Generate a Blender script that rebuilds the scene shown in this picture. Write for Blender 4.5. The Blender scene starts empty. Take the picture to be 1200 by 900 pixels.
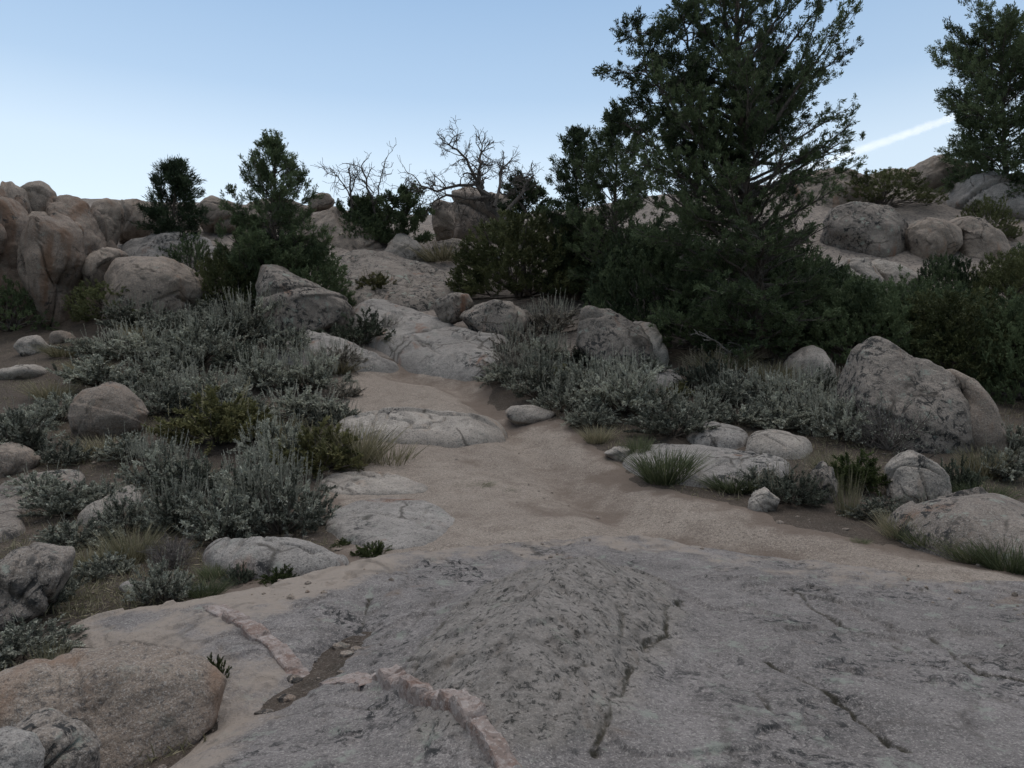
import bpy, bmesh, math, random
import numpy as np

# ------------------------------------------------------------------ camera, sky, sun, exposure
S = bpy.context.scene
COL = S.collection
R = math.radians
LENS = 26.0
F = LENS / 36.0 * 1200.0          # focal length in photo pixels
CAMZ = 1.6
cam = bpy.data.objects.new('camera', bpy.data.cameras.new('camera'))
COL.objects.link(cam)
cam.location = (0, 0, CAMZ)
cam.rotation_euler = (R(90), 0, 0)
cam.data.lens = LENS
cam.data.sensor_width = 36
cam.data.clip_start = 0.05
cam.data.clip_end = 20000
S.camera = cam

SUN_EL, SUN_AZ = 4.5, -24.0       # low sun behind the hill ahead, a little to the left
W = bpy.data.worlds.new('World'); S.world = W; W.use_nodes = True
nt = W.node_tree; nt.nodes.clear()
out = nt.nodes.new('ShaderNodeOutputWorld')
bg = nt.nodes.new('ShaderNodeBackground'); bg.inputs[1].default_value = 0.05
sky = nt.nodes.new('ShaderNodeTexSky'); sky.sky_type = 'NISHITA'; sky.sun_disc = False
sky.sun_elevation = R(SUN_EL); sky.sun_rotation = R(SUN_AZ)
sky.altitude = 1500; sky.air_density = 1.0; sky.dust_density = 0.3; sky.ozone_density = 2.5
# pale evening gradient over elevation; unseen overhead brightened to light the ground, back dimmed, on top of the Nishita sky
tcw = nt.nodes.new('ShaderNodeTexCoord'); sxyz = nt.nodes.new('ShaderNodeSeparateXYZ')
nt.links.new(tcw.outputs['Generated'], sxyz.inputs[0])
cr_ = nt.nodes.new('ShaderNodeValToRGB'); nt.links.new(sxyz.outputs[2], cr_.inputs[0])
SKY = [(0.0, (.60, .66, .72)), (.20, (.70, .80, .87)), (.28, (.63, .745, .85)), (.36, (.435, .575, .745)), (.46, (.33, .475, .675)), (.60, (.46, .53, .63)), (.80, (1.34, 1.31, 1.30)), (1.0, (2.95, 2.87, 2.80))]
el = cr_.color_ramp.elements
while len(el) < len(SKY): el.new(.5)
for e_, (p_, c_) in zip(el, SKY): e_.position = p_; e_.color = (*c_, 1)
mr = nt.nodes.new('ShaderNodeMapRange'); mr.inputs[1].default_value = -.6; mr.inputs[2].default_value = .5; mr.inputs[3].default_value = .40; mr.inputs[4].default_value = 1.0
nt.links.new(sxyz.outputs[1], mr.inputs[0])
bg2 = nt.nodes.new('ShaderNodeBackground'); nt.links.new(cr_.outputs[0], bg2.inputs[0]); nt.links.new(mr.outputs[0], bg2.inputs[1])
ad = nt.nodes.new('ShaderNodeAddShader')
nt.links.new(sky.outputs[0], bg.inputs[0]); nt.links.new(bg.outputs[0], ad.inputs[0]); nt.links.new(bg2.outputs[0], ad.inputs[1])
nt.links.new(ad.outputs[0], out.inputs[0])
sl = bpy.data.lights.new('sun', 'SUN'); sl.energy = 5.0; sl.angle = R(0.5); sl.color = (1, 0.9, 0.78)
sun = bpy.data.objects.new('sun', sl); COL.objects.link(sun)
# the sun stands at azimuth SUN_AZ from +Y (negative = left), elevation SUN_EL
from mathutils import Vector
sdir = Vector((math.sin(R(SUN_AZ)) * math.cos(R(SUN_EL)), math.cos(R(SUN_AZ)) * math.cos(R(SUN_EL)), math.sin(R(SUN_EL))))
sun.rotation_euler = sdir.to_track_quat('Z', 'Y').to_euler()
sun.location = (0, 0, 60)
vs = S.view_settings
vs.view_transform = 'Standard'; vs.look = 'None'; vs.gamma = 1.0; vs.use_curve_mapping = False
vs.exposure = 0.0
cy = S.cycles
cy.max_bounces = 5; cy.diffuse_bounces = 3; cy.glossy_bounces = 2; cy.transmission_bounces = 3
cy.transparent_max_bounces = 8; cy.volume_bounces = 2
cy.caustics_reflective = False; cy.caustics_refractive = False
cy.use_denoising = True; cy.denoiser = 'OPENIMAGEDENOISE'; cy.denoising_prefilter = 'ACCURATE'
cy.use_adaptive_sampling = True; cy.adaptive_threshold = 0.012

# ------------------------------------------------------------------ numeric helpers
def hash3(ix, iy, iz, seed):
    h = (ix.astype(np.int64) * 374761393 + iy.astype(np.int64) * 668265263 + iz.astype(np.int64) * 2147483647 + seed * 974711)
    h = (h ^ (h >> 13)) & 0x7fffffff
    h = (h * 1274126177) & 0x7fffffffffff
    h = (h ^ (h >> 16)) & 0xffffff
    return h.astype(np.float64) / 0xffffff

def vnoise(P, seed=0):
    P = np.asarray(P, float)
    I = np.floor(P); f = P - I; f = f * f * f * (f * (f * 6 - 15) + 10)
    I = I.astype(np.int64)
    x, y, z = I[:, 0], I[:, 1], I[:, 2]
    r = 0
    for dx in (0, 1):
        wx = f[:, 0] if dx else 1 - f[:, 0]
        for dy in (0, 1):
            wy = f[:, 1] if dy else 1 - f[:, 1]
            for dz in (0, 1):
                wz = f[:, 2] if dz else 1 - f[:, 2]
                r = r + wx * wy * wz * hash3(x + dx, y + dy, z + dz, seed)
    return r * 2 - 1

ROT = np.array([[0.36, 0.48, -0.8], [-0.8, 0.6, 0.0], [0.48, 0.64, 0.6]])
def fbm(P, scale=1.0, octs=4, seed=0, gain=0.5):
    P = np.asarray(P, float) * scale
    a, s, tot = 1.0, 0, 0
    for k in range(octs):
        s = s + a * vnoise(P, seed + k * 17); tot += a
        a *= gain; P = P @ ROT.T * 2.03 + 11.3
    return s / tot

def fbm2(x, y, scale, octs, seed, gain=0.5):
    return fbm(np.stack([x, y, np.zeros_like(x) + 0.37 * seed], 1), scale, octs, seed, gain)

def sstep(a, b, x):
    t = np.clip((x - a) / (b - a), 0, 1); return t * t * (3 - 2 * t)

# ------------------------------------------------------------------ terrain height
CT = {
 -300: [(760,5.2),(690,6.5),(600,9),(500,13),(430,17),(330,23),(240,31)],
 0:    [(900,3.55),(850,4.0),(800,4.5),(760,5),(690,6.3),(620,8.2),(560,10),(500,12.5),(440,16),(392,20),(335,23.5),(260,28),(240,32)],
 200:  [(890,3.75),(830,4.25),(760,4.9),(690,6.2),(620,8.2),(560,10),(500,12.5),(440,16),(390,19),(345,22),(285,26),(250,31)],
 400:  [(800,4.05),(700,5.8),(650,7.1),(600,8.8),(550,10.8),(500,13),(450,15.8),(420,17.8),(385,20),(340,23),(290,27),(262,31)],
 600:  [(800,4.1),(700,5.7),(640,7.4),(600,8.9),(550,10.9),(500,13.2),(460,15.2),(425,17.5),(390,20),(345,23.5),(300,28),(280,32)],
 800:  [(800,4.1),(700,5.8),(640,7.4),(600,8.7),(560,10.2),(520,11.8),(480,13.6),(440,15.6),(400,18),(340,22),(280,26.5),(235,31)],
 1000: [(800,4.2),(720,5.4),(660,6.9),(620,8),(580,9.3),(540,10.8),(500,12.5),(460,14.2),(420,16.5),(360,21),(290,26),(230,31),(208,35)],
 1200: [(800,4.3),(720,5.3),(680,6.3),(650,7.2),(600,8.8),(550,10.7),(500,13),(450,16),(380,20),(300,25),(240,30),(212,34)],
 1500: [(720,5.4),(650,7.4),(560,10.5),(480,14),(400,19),(300,25),(230,31)],
}
def P(px, py, Y):
    return np.array([(px - 600) * Y / F, Y, CAMZ - (py - 450) * Y / F])
_c = [P(px, py, Y) for px, L in CT.items() for py, Y in L]
_c += [np.array(v, float) for v in [(0,0,0),(-4,0,-.1),(4,0,0),(0,-4,-.1),(-7,-5,-.2),(7,-5,-.2),(-2,2,-.02),(2,2,-.02),(-5,2.6,-.45),(-2.6,2.2,-.2),(5,3,0)]]
_c = np.array(_c)
def _basis(x, y):
    d = np.sqrt((x[:, None] - _c[None, :, 0]) ** 2 + (y[:, None] - _c[None, :, 1]) ** 2 + 1.5 ** 2)
    return np.concatenate([d, np.ones((len(x), 1)), x[:, None], y[:, None]], 1)
_n = len(_c)
_A = np.zeros((_n + 3, _n + 3))
_B = _basis(_c[:, 0], _c[:, 1])
_A[:_n] = _B; _A[:_n, :_n] -= np.eye(_n) * 0.12
_A[_n:, :_n] = _B[:, _n:].T
_w = np.linalg.solve(_A, np.concatenate([_c[:, 2], [0, 0, 0]]))

CARVE = []
def gh(x, y):
    """height of the ground at x, y"""
    x = np.atleast_1d(np.asarray(x, float)); y = np.atleast_1d(np.asarray(y, float))
    xc = np.clip(x, -30, 30); yc = np.clip(y, -6, 40)
    z = np.concatenate([_basis(xc[i:i + 20000], yc[i:i + 20000]) @ _w for i in range(0, len(x), 20000)])
    far = np.minimum(CAMZ + 172 * y / F, CAMZ + 172 * 130 / F) * (1 - sstep(250, 700, y))
    t = sstep(33, 46, y)
    z = z * (1 - t) + far * t
    amp = 0.03 + 0.10 * sstep(8, 25, y)
    z = z + amp * fbm2(x, y, 0.9, 4, 5)
    for line, dep, wid in CARVE:                       # the worn track lies lower than its banks
        z = z - dep * np.exp(-(ldist(x, y, line) / wid) ** 2)
    return z

def gz(x, y):
    return float(gh([x], [y])[0])

def hit(px, py, y0=2.4, y1=45.0):
    """where the line of sight through a photo pixel first meets the ground"""
    Y = np.exp(np.linspace(math.log(y0), math.log(y1), 700))
    g = gh((px - 600) * Y / F, Y)
    d = CAMZ - (py - 450) * Y / F - g
    i = np.argmax(d < 0) if (d < 0).any() else len(Y) - 1
    if i > 0:
        t = d[i - 1] / (d[i - 1] - d[i] + 1e-9); t = min(max(t, 0), 1)
        Yh = Y[i - 1] + (Y[i] - Y[i - 1]) * t
    else:
        Yh = Y[0]
    return (px - 600) * Yh / F, Yh

def ldist(x, y, pl):
    best = np.full(len(x), 1e9)
    for (x0, y0), (x1, y1) in zip(pl[:-1], pl[1:]):
        dx, dy = x1 - x0, y1 - y0
        t = np.clip(((x - x0) * dx + (y - y0) * dy) / (dx * dx + dy * dy + 1e-12), 0, 1)
        best = np.minimum(best, (x - x0 - t * dx) ** 2 + (y - y0 - t * dy) ** 2)
    return np.sqrt(best)

def ground_poly(pts):
    return np.array([hit(px, py) for px, py in pts])

RUT = ground_poly([(470,436),(530,446),(572,468),(598,498),(640,540),(690,578),(770,614),(900,640)])
RUT2 = ground_poly([(480,475),(545,530),(590,560),(640,600)])
CARVE += [(RUT, .23, .52), (RUT2, .05, .35)]

# ------------------------------------------------------------------ mesh helpers
def mesh_from(name, V, Q=None, T=None, smooth=False, tint=None, mat=None):
    me = bpy.data.meshes.new(name)
    V = np.asarray(V, np.float32)
    Q = np.zeros((0, 4), np.int32) if Q is None else np.asarray(Q, np.int32).reshape(-1, 4)
    T = np.zeros((0, 3), np.int32) if T is None else np.asarray(T, np.int32).reshape(-1, 3)
    nq, ntr = len(Q), len(T)
    me.vertices.add(len(V)); me.vertices.foreach_set('co', V.ravel())
    loops = np.concatenate([Q.ravel(), T.ravel()]).astype(np.int32)
    me.loops.add(len(loops)); me.loops.foreach_set('vertex_index', loops)
    me.polygons.add(nq + ntr)
    st = np.concatenate([np.arange(nq) * 4, nq * 4 + np.arange(ntr) * 3]).astype(np.int32)
    me.polygons.foreach_set('loop_start', st)
    me.polygons.foreach_set('use_smooth', np.full(nq + ntr, smooth, bool))
    if tint is not None:
        for nm, arr in tint.items():
            at = me.attributes.new(nm, 'FLOAT', 'POINT')
            at.data.foreach_set('value', np.asarray(arr, np.float32))
    me.update(calc_edges=True)
    if mat: me.materials.append(mat)
    return me

def obj(name, me, parent=None, loc=None):
    o = bpy.data.objects.new(name, me); COL.objects.link(o)
    if parent is not None: o.parent = parent
    if loc is not None: o.location = loc
    return o

def empty(name, loc):
    o = bpy.data.objects.new(name, None); COL.objects.link(o); o.location = loc
    o.empty_display_size = 0.1
    return o

def tag(o, label=None, cat=None, group=None, kind=None):
    if label: o['label'] = label
    if cat: o['category'] = cat
    if group: o['group'] = group
    if kind: o['kind'] = kind
    return o

class Acc:
    """collects vertices, quads and per-vertex tint for one mesh"""
    def __init__(s): s.V, s.Q, s.T, s.n = [], [], [], 0
    def add(s, V, Q, t):
        V = np.asarray(V, float).reshape(-1, 3)
        s.V.append(V); s.Q.append(np.asarray(Q, np.int64).reshape(-1, 4) + s.n)
        s.T.append(np.broadcast_to(np.asarray(t, float), (len(V),))); s.n += len(V)
    def mesh(s, name, mat, smooth=False):
        if not s.V: return mesh_from(name, np.zeros((0, 3)), mat=mat)
        return mesh_from(name, np.concatenate(s.V), np.concatenate(s.Q), None, smooth, {'tint': np.concatenate(s.T)}, mat)

def norm(v): return v / (np.linalg.norm(v, axis=-1, keepdims=True) + 1e-9)

def leaves(acc, B, D, L, Wd, rng, tint, shape=0.5):
    """narrow four-cornered leaves: base points B, directions D, lengths L, widths Wd"""
    n = len(B)
    D = norm(D)
    S_ = norm(np.cross(D, rng.normal(size=(n, 3))))
    L = np.broadcast_to(L, (n,))[:, None]; Wd = np.broadcast_to(Wd, (n,))[:, None]
    m = B + D * L * shape
    V = np.stack([B, m - S_ * Wd * .5, B + D * L, m + S_ * Wd * .5], 1)
    Q = np.arange(n * 4).reshape(n, 4)
    acc.add(V, Q, np.repeat(np.broadcast_to(tint, (n,)), 4))

def tube(acc, pts, rad, sides=5, tint=0.5):
    pts = np.asarray(pts, float); n = len(pts)
    rad = np.broadcast_to(np.asarray(rad, float), (n,))
    tg = norm(np.gradient(pts, axis=0))
    up = np.array([0.31, 0.17, 0.93])
    a = norm(np.cross(tg, up)); b = np.cross(tg, a)
    th = np.arange(sides) / sides * 2 * np.pi
    V = pts[:, None] + rad[:, None, None] * (np.cos(th)[None, :, None] * a[:, None] + np.sin(th)[None, :, None] * b[:, None])
    i = np.arange(n - 1)[:, None]; j = np.arange(sides)[None]
    j2 = (j + 1) % sides
    Q = np.stack([i * sides + j, i * sides + j2, (i + 1) * sides + j2, (i + 1) * sides + j], -1).reshape(-1, 4)
    acc.add(V.reshape(-1, 3), Q, tint)

# ------------------------------------------------------------------ materials
class NT:
    def __init__(s, name):
        s.m = bpy.data.materials.new(name); s.m.use_nodes = True
        s.t = s.m.node_tree; s.t.nodes.clear()
        s.o = s.n('ShaderNodeOutputMaterial')
    def n(s, typ, **kw):
        nd = s.t.nodes.new(typ)
        for k, v in kw.items(): setattr(nd, k, v)
        return nd
    def l(s, a, b): s.t.links.new(a, b)
    def noise(s, co, scale, detail=4, rough=0.55, dist=0.0):
        nd = s.n('ShaderNodeTexNoise'); nd.inputs['Scale'].default_value = scale
        nd.inputs['Detail'].default_value = detail; nd.inputs['Roughness'].default_value = rough
        nd.inputs['Distortion'].default_value = dist
        s.l(co, nd.inputs['Vector']); return nd.outputs['Fac']
    def ramp(s, fac, a, b, lo=0.0, hi=1.0):
        nd = s.n('ShaderNodeMapRange'); nd.interpolation_type = 'SMOOTHSTEP'
        nd.inputs['From Min'].default_value = a; nd.inputs['From Max'].default_value = b
        nd.inputs['To Min'].default_value = lo; nd.inputs['To Max'].default_value = hi
        s.l(fac, nd.inputs['Value']); return nd.outputs[0]
    def mix(s, fac, a, b):
        nd = s.n('ShaderNodeMix', data_type='RGBA')
        if isinstance(fac, (int, float)): nd.inputs[0].default_value = fac
        else: s.l(fac, nd.inputs[0])
        for sock, v in ((nd.inputs[6], a), (nd.inputs[7], b)):
            if isinstance(v, tuple): sock.default_value = (*v, 1)
            else: s.l(v, sock)
        return nd.outputs[2]
    def math(s, op, a, b=None):
        nd = s.n('ShaderNodeMath', operation=op)
        for i, v in enumerate((a, b)):
            if v is None: continue
            if isinstance(v, (int, float)): nd.inputs[i].default_value = v
            else: s.l(v, nd.inputs[i])
        return nd.outputs[0]
    def attr(s, name):
        nd = s.n('ShaderNodeAttribute', attribute_name=name); return nd.outputs['Fac']
    def coords(s, per_object=True):
        tc = s.n('ShaderNodeTexCoord')
        if not per_object: return tc.outputs['Object']
        oi = s.n('ShaderNodeObjectInfo')
        v = s.n('ShaderNodeVectorMath', operation='MULTIPLY_ADD')
        s.l(oi.outputs['Random'], v.inputs[0]); v.inputs[1].default_value = (91, 57, 73)
        s.l(tc.outputs['Object'], v.inputs[2]); return v.outputs[0]
    def bump(s, h, strength, dist, prev=None):
        nd = s.n('ShaderNodeBump'); nd.inputs['Strength'].default_value = strength; nd.inputs['Distance'].default_value = dist
        s.l(h, nd.inputs['Height'])
        if prev is not None: s.l(prev, nd.inputs['Normal'])
        return nd.outputs[0]
    def finish(s, col, rough=0.9, normal=None, trans=0.0):
        p = s.n('ShaderNodeBsdfPrincipled')
        if isinstance(col, tuple): p.inputs['Base Color'].default_value = (*col, 1)
        else: s.l(col, p.inputs['Base Color'])
        p.inputs['Roughness'].default_value = rough
        p.inputs['Specular IOR Level'].default_value = 0.25
        if normal is not None: s.l(normal, p.inputs['Normal'])
        if trans > 0:
            tr = s.n('ShaderNodeBsdfTranslucent')
            if isinstance(col, tuple): tr.inputs[0].default_value = (*col, 1)
            else: s.l(col, tr.inputs[0])
            mx = s.n('ShaderNodeMixShader'); mx.inputs[0].default_value = trans
            s.l(p.outputs[0], mx.inputs[1]); s.l(tr.outputs[0], mx.inputs[2]); s.l(mx.outputs[0], s.o.inputs[0])
        else:
            s.l(p.outputs[0], s.o.inputs[0])
        return s.m

def granite(name, a, b, lichen=0.3, stain=0.2, stain_col=(0.20, 0.10, 0.06), per_object=True, crack_attr=False, grain=1.0, sand=None):
    n = NT(name); co = n.coords(per_object)
    big = n.noise(co, 0.9, 4, 0.6)
    col = n.mix(n.ramp(big, .35, .65), a, b)
    med = n.noise(co, 5.0, 5, 0.65)
    col = n.mix(n.ramp(med, .40, .68, 0, .75), col, tuple(c * 0.55 for c in a))
    # crystals of the granite
    g1 = n.noise(co, 95, 2, 0.6)
    col = n.mix(n.ramp(g1, .54, .66, 0, .45 * grain), col, (0.50, 0.47, 0.44))
    g2 = n.noise(co, 130, 2, 0.7)
    col = n.mix(n.ramp(g2, .55, .68, 0, .55 * grain), col, (0.035, 0.033, 0.035))
    g3 = n.noise(co, 38, 3, 0.7)
    col = n.mix(n.ramp(g3, .51, .66, 0, .75 * grain), col, (0.09, 0.082, 0.08))
    g4 = n.noise(co, 46, 4, .75)
    col = n.mix(n.ramp(g4, .54, .66, 0, .4 * grain), col, (0.48, 0.45, 0.42))
    # iron stain, drawn out downwards
    mp = n.n('ShaderNodeMapping'); mp.inputs['Scale'].default_value = (1.6, 1.6, 0.35); n.l(co, mp.inputs[0])
    st = n.noise(mp.outputs[0], 1.1, 4, 0.6, 0.4)
    if stain > 0: col = n.mix(n.ramp(st, .62 - .3 * stain, .80 - .2 * stain, 0, .85), col, stain_col)
    # lichen: dark crusts in patches, some pale grey green
    lm = n.ramp(n.noise(co, 1.1, 5, 0.68), .60 - .24 * lichen, .70 - .18 * lichen)
    lf = n.ramp(n.noise(co, 13.0 if crack_attr else 7.5, 9, 0.78, 0.5), .505 if crack_attr else .495, .56 if crack_attr else .545)
    lk = n.math('MULTIPLY', lm, lf)
    col = n.mix(n.math('MULTIPLY', lk, 0.95), col, (0.028, 0.029, 0.030))
    pf = n.ramp(n.noise(co, 4.2, 7, 0.7), .57, .66, 0, min(1, lichen * 1.3))
    col = n.mix(pf, col, (0.26, 0.28, 0.245))
    if crack_attr:
        dm = n.ramp(n.math('ADD', n.attr('dome'), n.math('MULTIPLY', n.math('SUBTRACT', n.noise(co, 2.0, 7, .72), .5), 2.2)), .15, .95)
        rg_ = n.mix(.45, col, (0.275, 0.248, 0.218))
        rg_ = n.mix(n.ramp(n.noise(co, 9, 9, .8, .5), .50, .62, 0, .45), rg_, (0.075, 0.071, 0.063))
        rg_ = n.mix(n.ramp(n.noise(co, 19, 9, .8, .4), .53, .585, 0, .9), rg_, (0.024, 0.024, 0.022))
        col = n.mix(n.math('MULTIPLY', dm, .95), col, rg_)
        cr = n.attr('crack')
        crn = n.math('MULTIPLY', n.ramp(cr, .25, .8), n.ramp(n.noise(co, 14, 4, .6), .30, .55))
        col = n.mix(n.math('MULTIPLY', crn, .9), col, (0.035, 0.032, 0.022))
    if sand is not None:
        sd = n.attr('sand')
        sdm = n.ramp(n.math('ADD', sd, n.math('MULTIPLY', n.math('SUBTRACT', n.noise(co, 3.5, 9, .78), .5), 2.0)), .30, .85)
        col = n.mix(sdm, col, sand)
    nb = n.bump(n.noise(co, 28, 5, .65), .45, .02)
    nb = n.bump(n.noise(co, 110, 2, .6), .45, .006, nb)
    nb = n.bump(n.noise(co, 5, 6, .68), .6, .09, nb)
    vc = n.n('ShaderNodeTexVoronoi', feature='DISTANCE_TO_EDGE'); vc.inputs['Scale'].default_value = .75
    wv = n.n('ShaderNodeVectorMath', operation='MULTIPLY_ADD'); nz_ = n.n('ShaderNodeTexNoise'); nz_.inputs['Scale'].default_value = 1.6; nz_.inputs['Detail'].default_value = 5
    n.l(co, nz_.inputs['Vector']); n.l(nz_.outputs['Color'], wv.inputs[0]); wv.inputs[1].default_value = (.45, .45, .45); n.l(co, wv.inputs[2]); n.l(wv.outputs[0], vc.inputs['Vector'])
    fis = n.math('MULTIPLY', n.ramp(vc.outputs['Distance'], .03, .0), n.ramp(n.noise(co, 1.3, 3, .6), .46, .58))
    nb = n.bump(fis, -.8, .05, nb); col = n.mix(n.math('MULTIPLY', fis, .75 if not crack_attr else .35), col, (0.05, 0.043, 0.036))
    return n.finish(col, 0.88, nb)

def quartz():
    n = NT('pink_quartz'); co = n.coords()
    v = n.n('ShaderNodeTexVoronoi', feature='F1'); v.inputs['Scale'].default_value = 26; n.l(co, v.inputs['Vector'])
    sp = n.n('ShaderNodeSeparateColor'); n.l(v.outputs['Color'], sp.inputs[0])
    col = n.mix(sp.outputs[0], (0.25, 0.195, 0.172), (0.37, 0.32, 0.30))
    col = n.mix(n.ramp(n.noise(co, 7, 6, .7), .48, .66, 0, .8), col, (0.17, 0.098, 0.072))
    col = n.mix(n.ramp(n.noise(co, 40, 5, .75), .54, .64, 0, .7), col, (0.10, 0.085, 0.078))
    col = n.mix(n.ramp(n.noise(co, 55, 4, .7), .56, .66, 0, .6), col, (0.50, 0.46, 0.43))
    nb = n.bump(sp.outputs[1], .6, .012); nb = n.bump(n.noise(co, 30, 5, .7), .7, .02, nb)
    return n.finish(col, .75, nb)
M = {}
GA, GB = (0.34, 0.278, 0.228), (0.235, 0.190, 0.156)
M['grey'] = granite('grey_granite', (0.36, 0.335, 0.312), (0.275, 0.254, 0.236), .34, .12)
M['tan'] = granite('tan_granite', GA, GB, .22, .25, (0.24, 0.15, 0.10))
M['red'] = granite('iron_stained_granite', (0.285, 0.222, 0.178), (0.195, 0.15, 0.12), .24, .55, (0.16, 0.095, 0.062))
M['lichen'] = granite('lichened_granite', (0.295, 0.255, 0.22), (0.215, 0.182, 0.157), .82, .12)
M['pale'] = granite('pale_granite', (0.44, 0.395, 0.35), (0.335, 0.296, 0.26), .18, .15, (0.30, 0.21, 0.15))
M['bedrock'] = granite('bedrock_granite', (0.240, 0.220, 0.214), (0.175, 0.160, 0.155), .52, .05, (0.2, 0.14, 0.1), False, True, 1.0, (0.30, 0.256, 0.22))
M['quartz'] = quartz()

def soil(name, a, b, c, peb=(0.34, 0.30, 0.27), fine=1.0, rock=False):
    n = NT(name); co = n.coords(False)
    col = n.mix(n.ramp(n.noise(co, .55, 5, .6), .35, .65), a, b)
    col = n.mix(n.ramp(n.noise(co, 4, 7, .75), .44, .64, 0, .75), col, c)
    v = n.n('ShaderNodeTexVoronoi', feature='F1'); v.inputs['Scale'].default_value = 42; n.l(co, v.inputs['Vector'])
    col = n.mix(n.ramp(v.outputs['Distance'], .32, .12, 0, .5 * fine), col, peb)
    col = n.mix(n.ramp(n.noise(co, 30, 5, .8), .50, .62, 0, .6 * fine), col, tuple(x * .5 for x in b))
    col = n.mix(n.ramp(n.noise(co, 44, 4, .75), .54, .64, 0, .6 * fine), col, peb)
    col = n.mix(n.ramp(n.noise(co, 75, 3, .7), .53, .68, 0, .75 * fine), col, tuple(x * .4 for x in b))
    col = n.mix(n.ramp(n.noise(co, 110, 2, .7), .56, .68, 0, .6 * fine), col, peb)
    if not rock:
        col = n.mix(n.ramp(n.math('ADD', n.attr('soil_and_shade'), n.math('MULTIPLY', n.math('SUBTRACT', n.noise(co, 2.2, 7, .7), .5), 1.4)), .2, .8, 0, .8), col, (0.165, 0.127, 0.103))  # dark brown edge soil and painted rut shade over the sand
    if rock:
        rk = n.ramp(n.math('ADD', n.attr('rock'), n.math('MULTIPLY', n.math('SUBTRACT', n.noise(co, .9, 7, .68), .5), 1.5)), .42, .62)
        gr = n.mix(n.ramp(n.noise(co, 1.7, 5, .65), .35, .65), (0.30, 0.255, 0.22), (0.205, 0.175, 0.155))
        gr = n.mix(n.ramp(n.noise(co, 9, 8, .72), .50, .60, 0, .8), gr, (0.055, 0.052, 0.05))
        gr = n.mix(n.ramp(n.noise(co, 95, 2, .6), .54, .66, 0, .5), gr, (0.46, 0.43, 0.40))
        col = n.mix(rk, col, gr)
    nb = n.bump(v.outputs['Distance'], -.35, .012)
    nb = n.bump(n.noise(co, 9, 7, .75), .8, .06, nb)
    nb = n.bump(n.noise(co, 60, 3, .6), .5, .01, nb)
    return n.finish(col, .95, nb)
M['soil'] = soil('dry_soil', (0.118, 0.092, 0.073), (0.080, 0.063, 0.051), (0.055, 0.046, 0.036), (0.22, 0.19, 0.165), 1.0, True)
M['trail'] = soil('sandy_trail', (0.355, 0.303, 0.258), (0.275, 0.230, 0.194), (0.205, 0.166, 0.138), (0.52, 0.45, 0.39), 1.25)

def plant_mat(name, dark, light, trans=.18, rough=.75):
    n = NT(name); t = n.attr('tint')
    oi = n.n('ShaderNodeObjectInfo')
    f = n.math('ADD', t, n.math('MULTIPLY', n.math('SUBTRACT', oi.outputs['Random'], .5), .5))
    return n.finish(n.mix(n.ramp(f, 0, 1), dark, light), rough, None, trans)
def bark_mat(name, a, b):
    n = NT(name); co = n.coords()
    mp = n.n('ShaderNodeMapping'); mp.inputs['Scale'].default_value = (1, 1, .18); n.l(co, mp.inputs[0])
    f = n.noise(mp.outputs[0], 30, 5, .7)
    return n.finish(n.mix(n.ramp(f, .35, .65), a, b), .9, n.bump(f, .6, .02))
M['sage'] = plant_mat('sage_leaf', (0.085, 0.092, 0.072), (0.56, 0.565, 0.475))
M['darksage'] = plant_mat('dark_sage_leaf', (0.045, 0.053, 0.040), (0.22, 0.235, 0.185))
M['tanstalk'] = plant_mat('tan_stalk', (0.16, 0.14, 0.10), (0.40, 0.36, 0.28))
M['stalk'] = plant_mat('sage_stalk', (0.20, 0.20, 0.16), (0.46, 0.45, 0.38))
M['tanleaf'] = plant_mat('dry_sage_leaf', (0.12, 0.108, 0.088), (0.42, 0.385, 0.33))
M['rabbit'] = plant_mat('rabbitbrush_leaf', (0.075, 0.078, 0.034), (0.21, 0.20, 0.09))
M['twig'] = plant_mat('grey_twig', (0.09, 0.078, 0.072), (0.24, 0.215, 0.20), 0)
M['wood'] = bark_mat('shrub_wood', (0.055, 0.045, 0.038), (0.16, 0.14, 0.12))
M['bark'] = bark_mat('juniper_bark', (0.075, 0.055, 0.045), (0.17, 0.135, 0.11))
M['deadwood'] = bark_mat('weathered_wood', (0.06, 0.052, 0.047), (0.165, 0.145, 0.13))
M['palewood'] = bark_mat('bleached_twig', (0.14, 0.125, 0.112), (0.33, 0.30, 0.275))
M['juniper'] = plant_mat('juniper_needle', (0.034, 0.052, 0.027), (0.140, 0.182, 0.092), .22)
M['junyel'] = plant_mat('shrub_leaf', (0.050, 0.060, 0.025), (0.14, 0.152, 0.068), .2)
M['pine'] = plant_mat('pine_needle', (0.024, 0.038, 0.020), (0.075, 0.105, 0.055), .12)
M['grass'] = plant_mat('dry_grass', (0.13, 0.125, 0.07), (0.38, 0.34, 0.23), .25)
M['ggrass'] = plant_mat('green_grass', (0.055, 0.072, 0.035), (0.20, 0.22, 0.12), .25)
M['currant'] = plant_mat('currant_leaf', (0.035, 0.050, 0.016), (0.11, 0.135, 0.05), .2)
M['olive'] = plant_mat('olive_leaf', (0.055, 0.066, 0.046), (0.16, 0.18, 0.13), .15)

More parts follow.
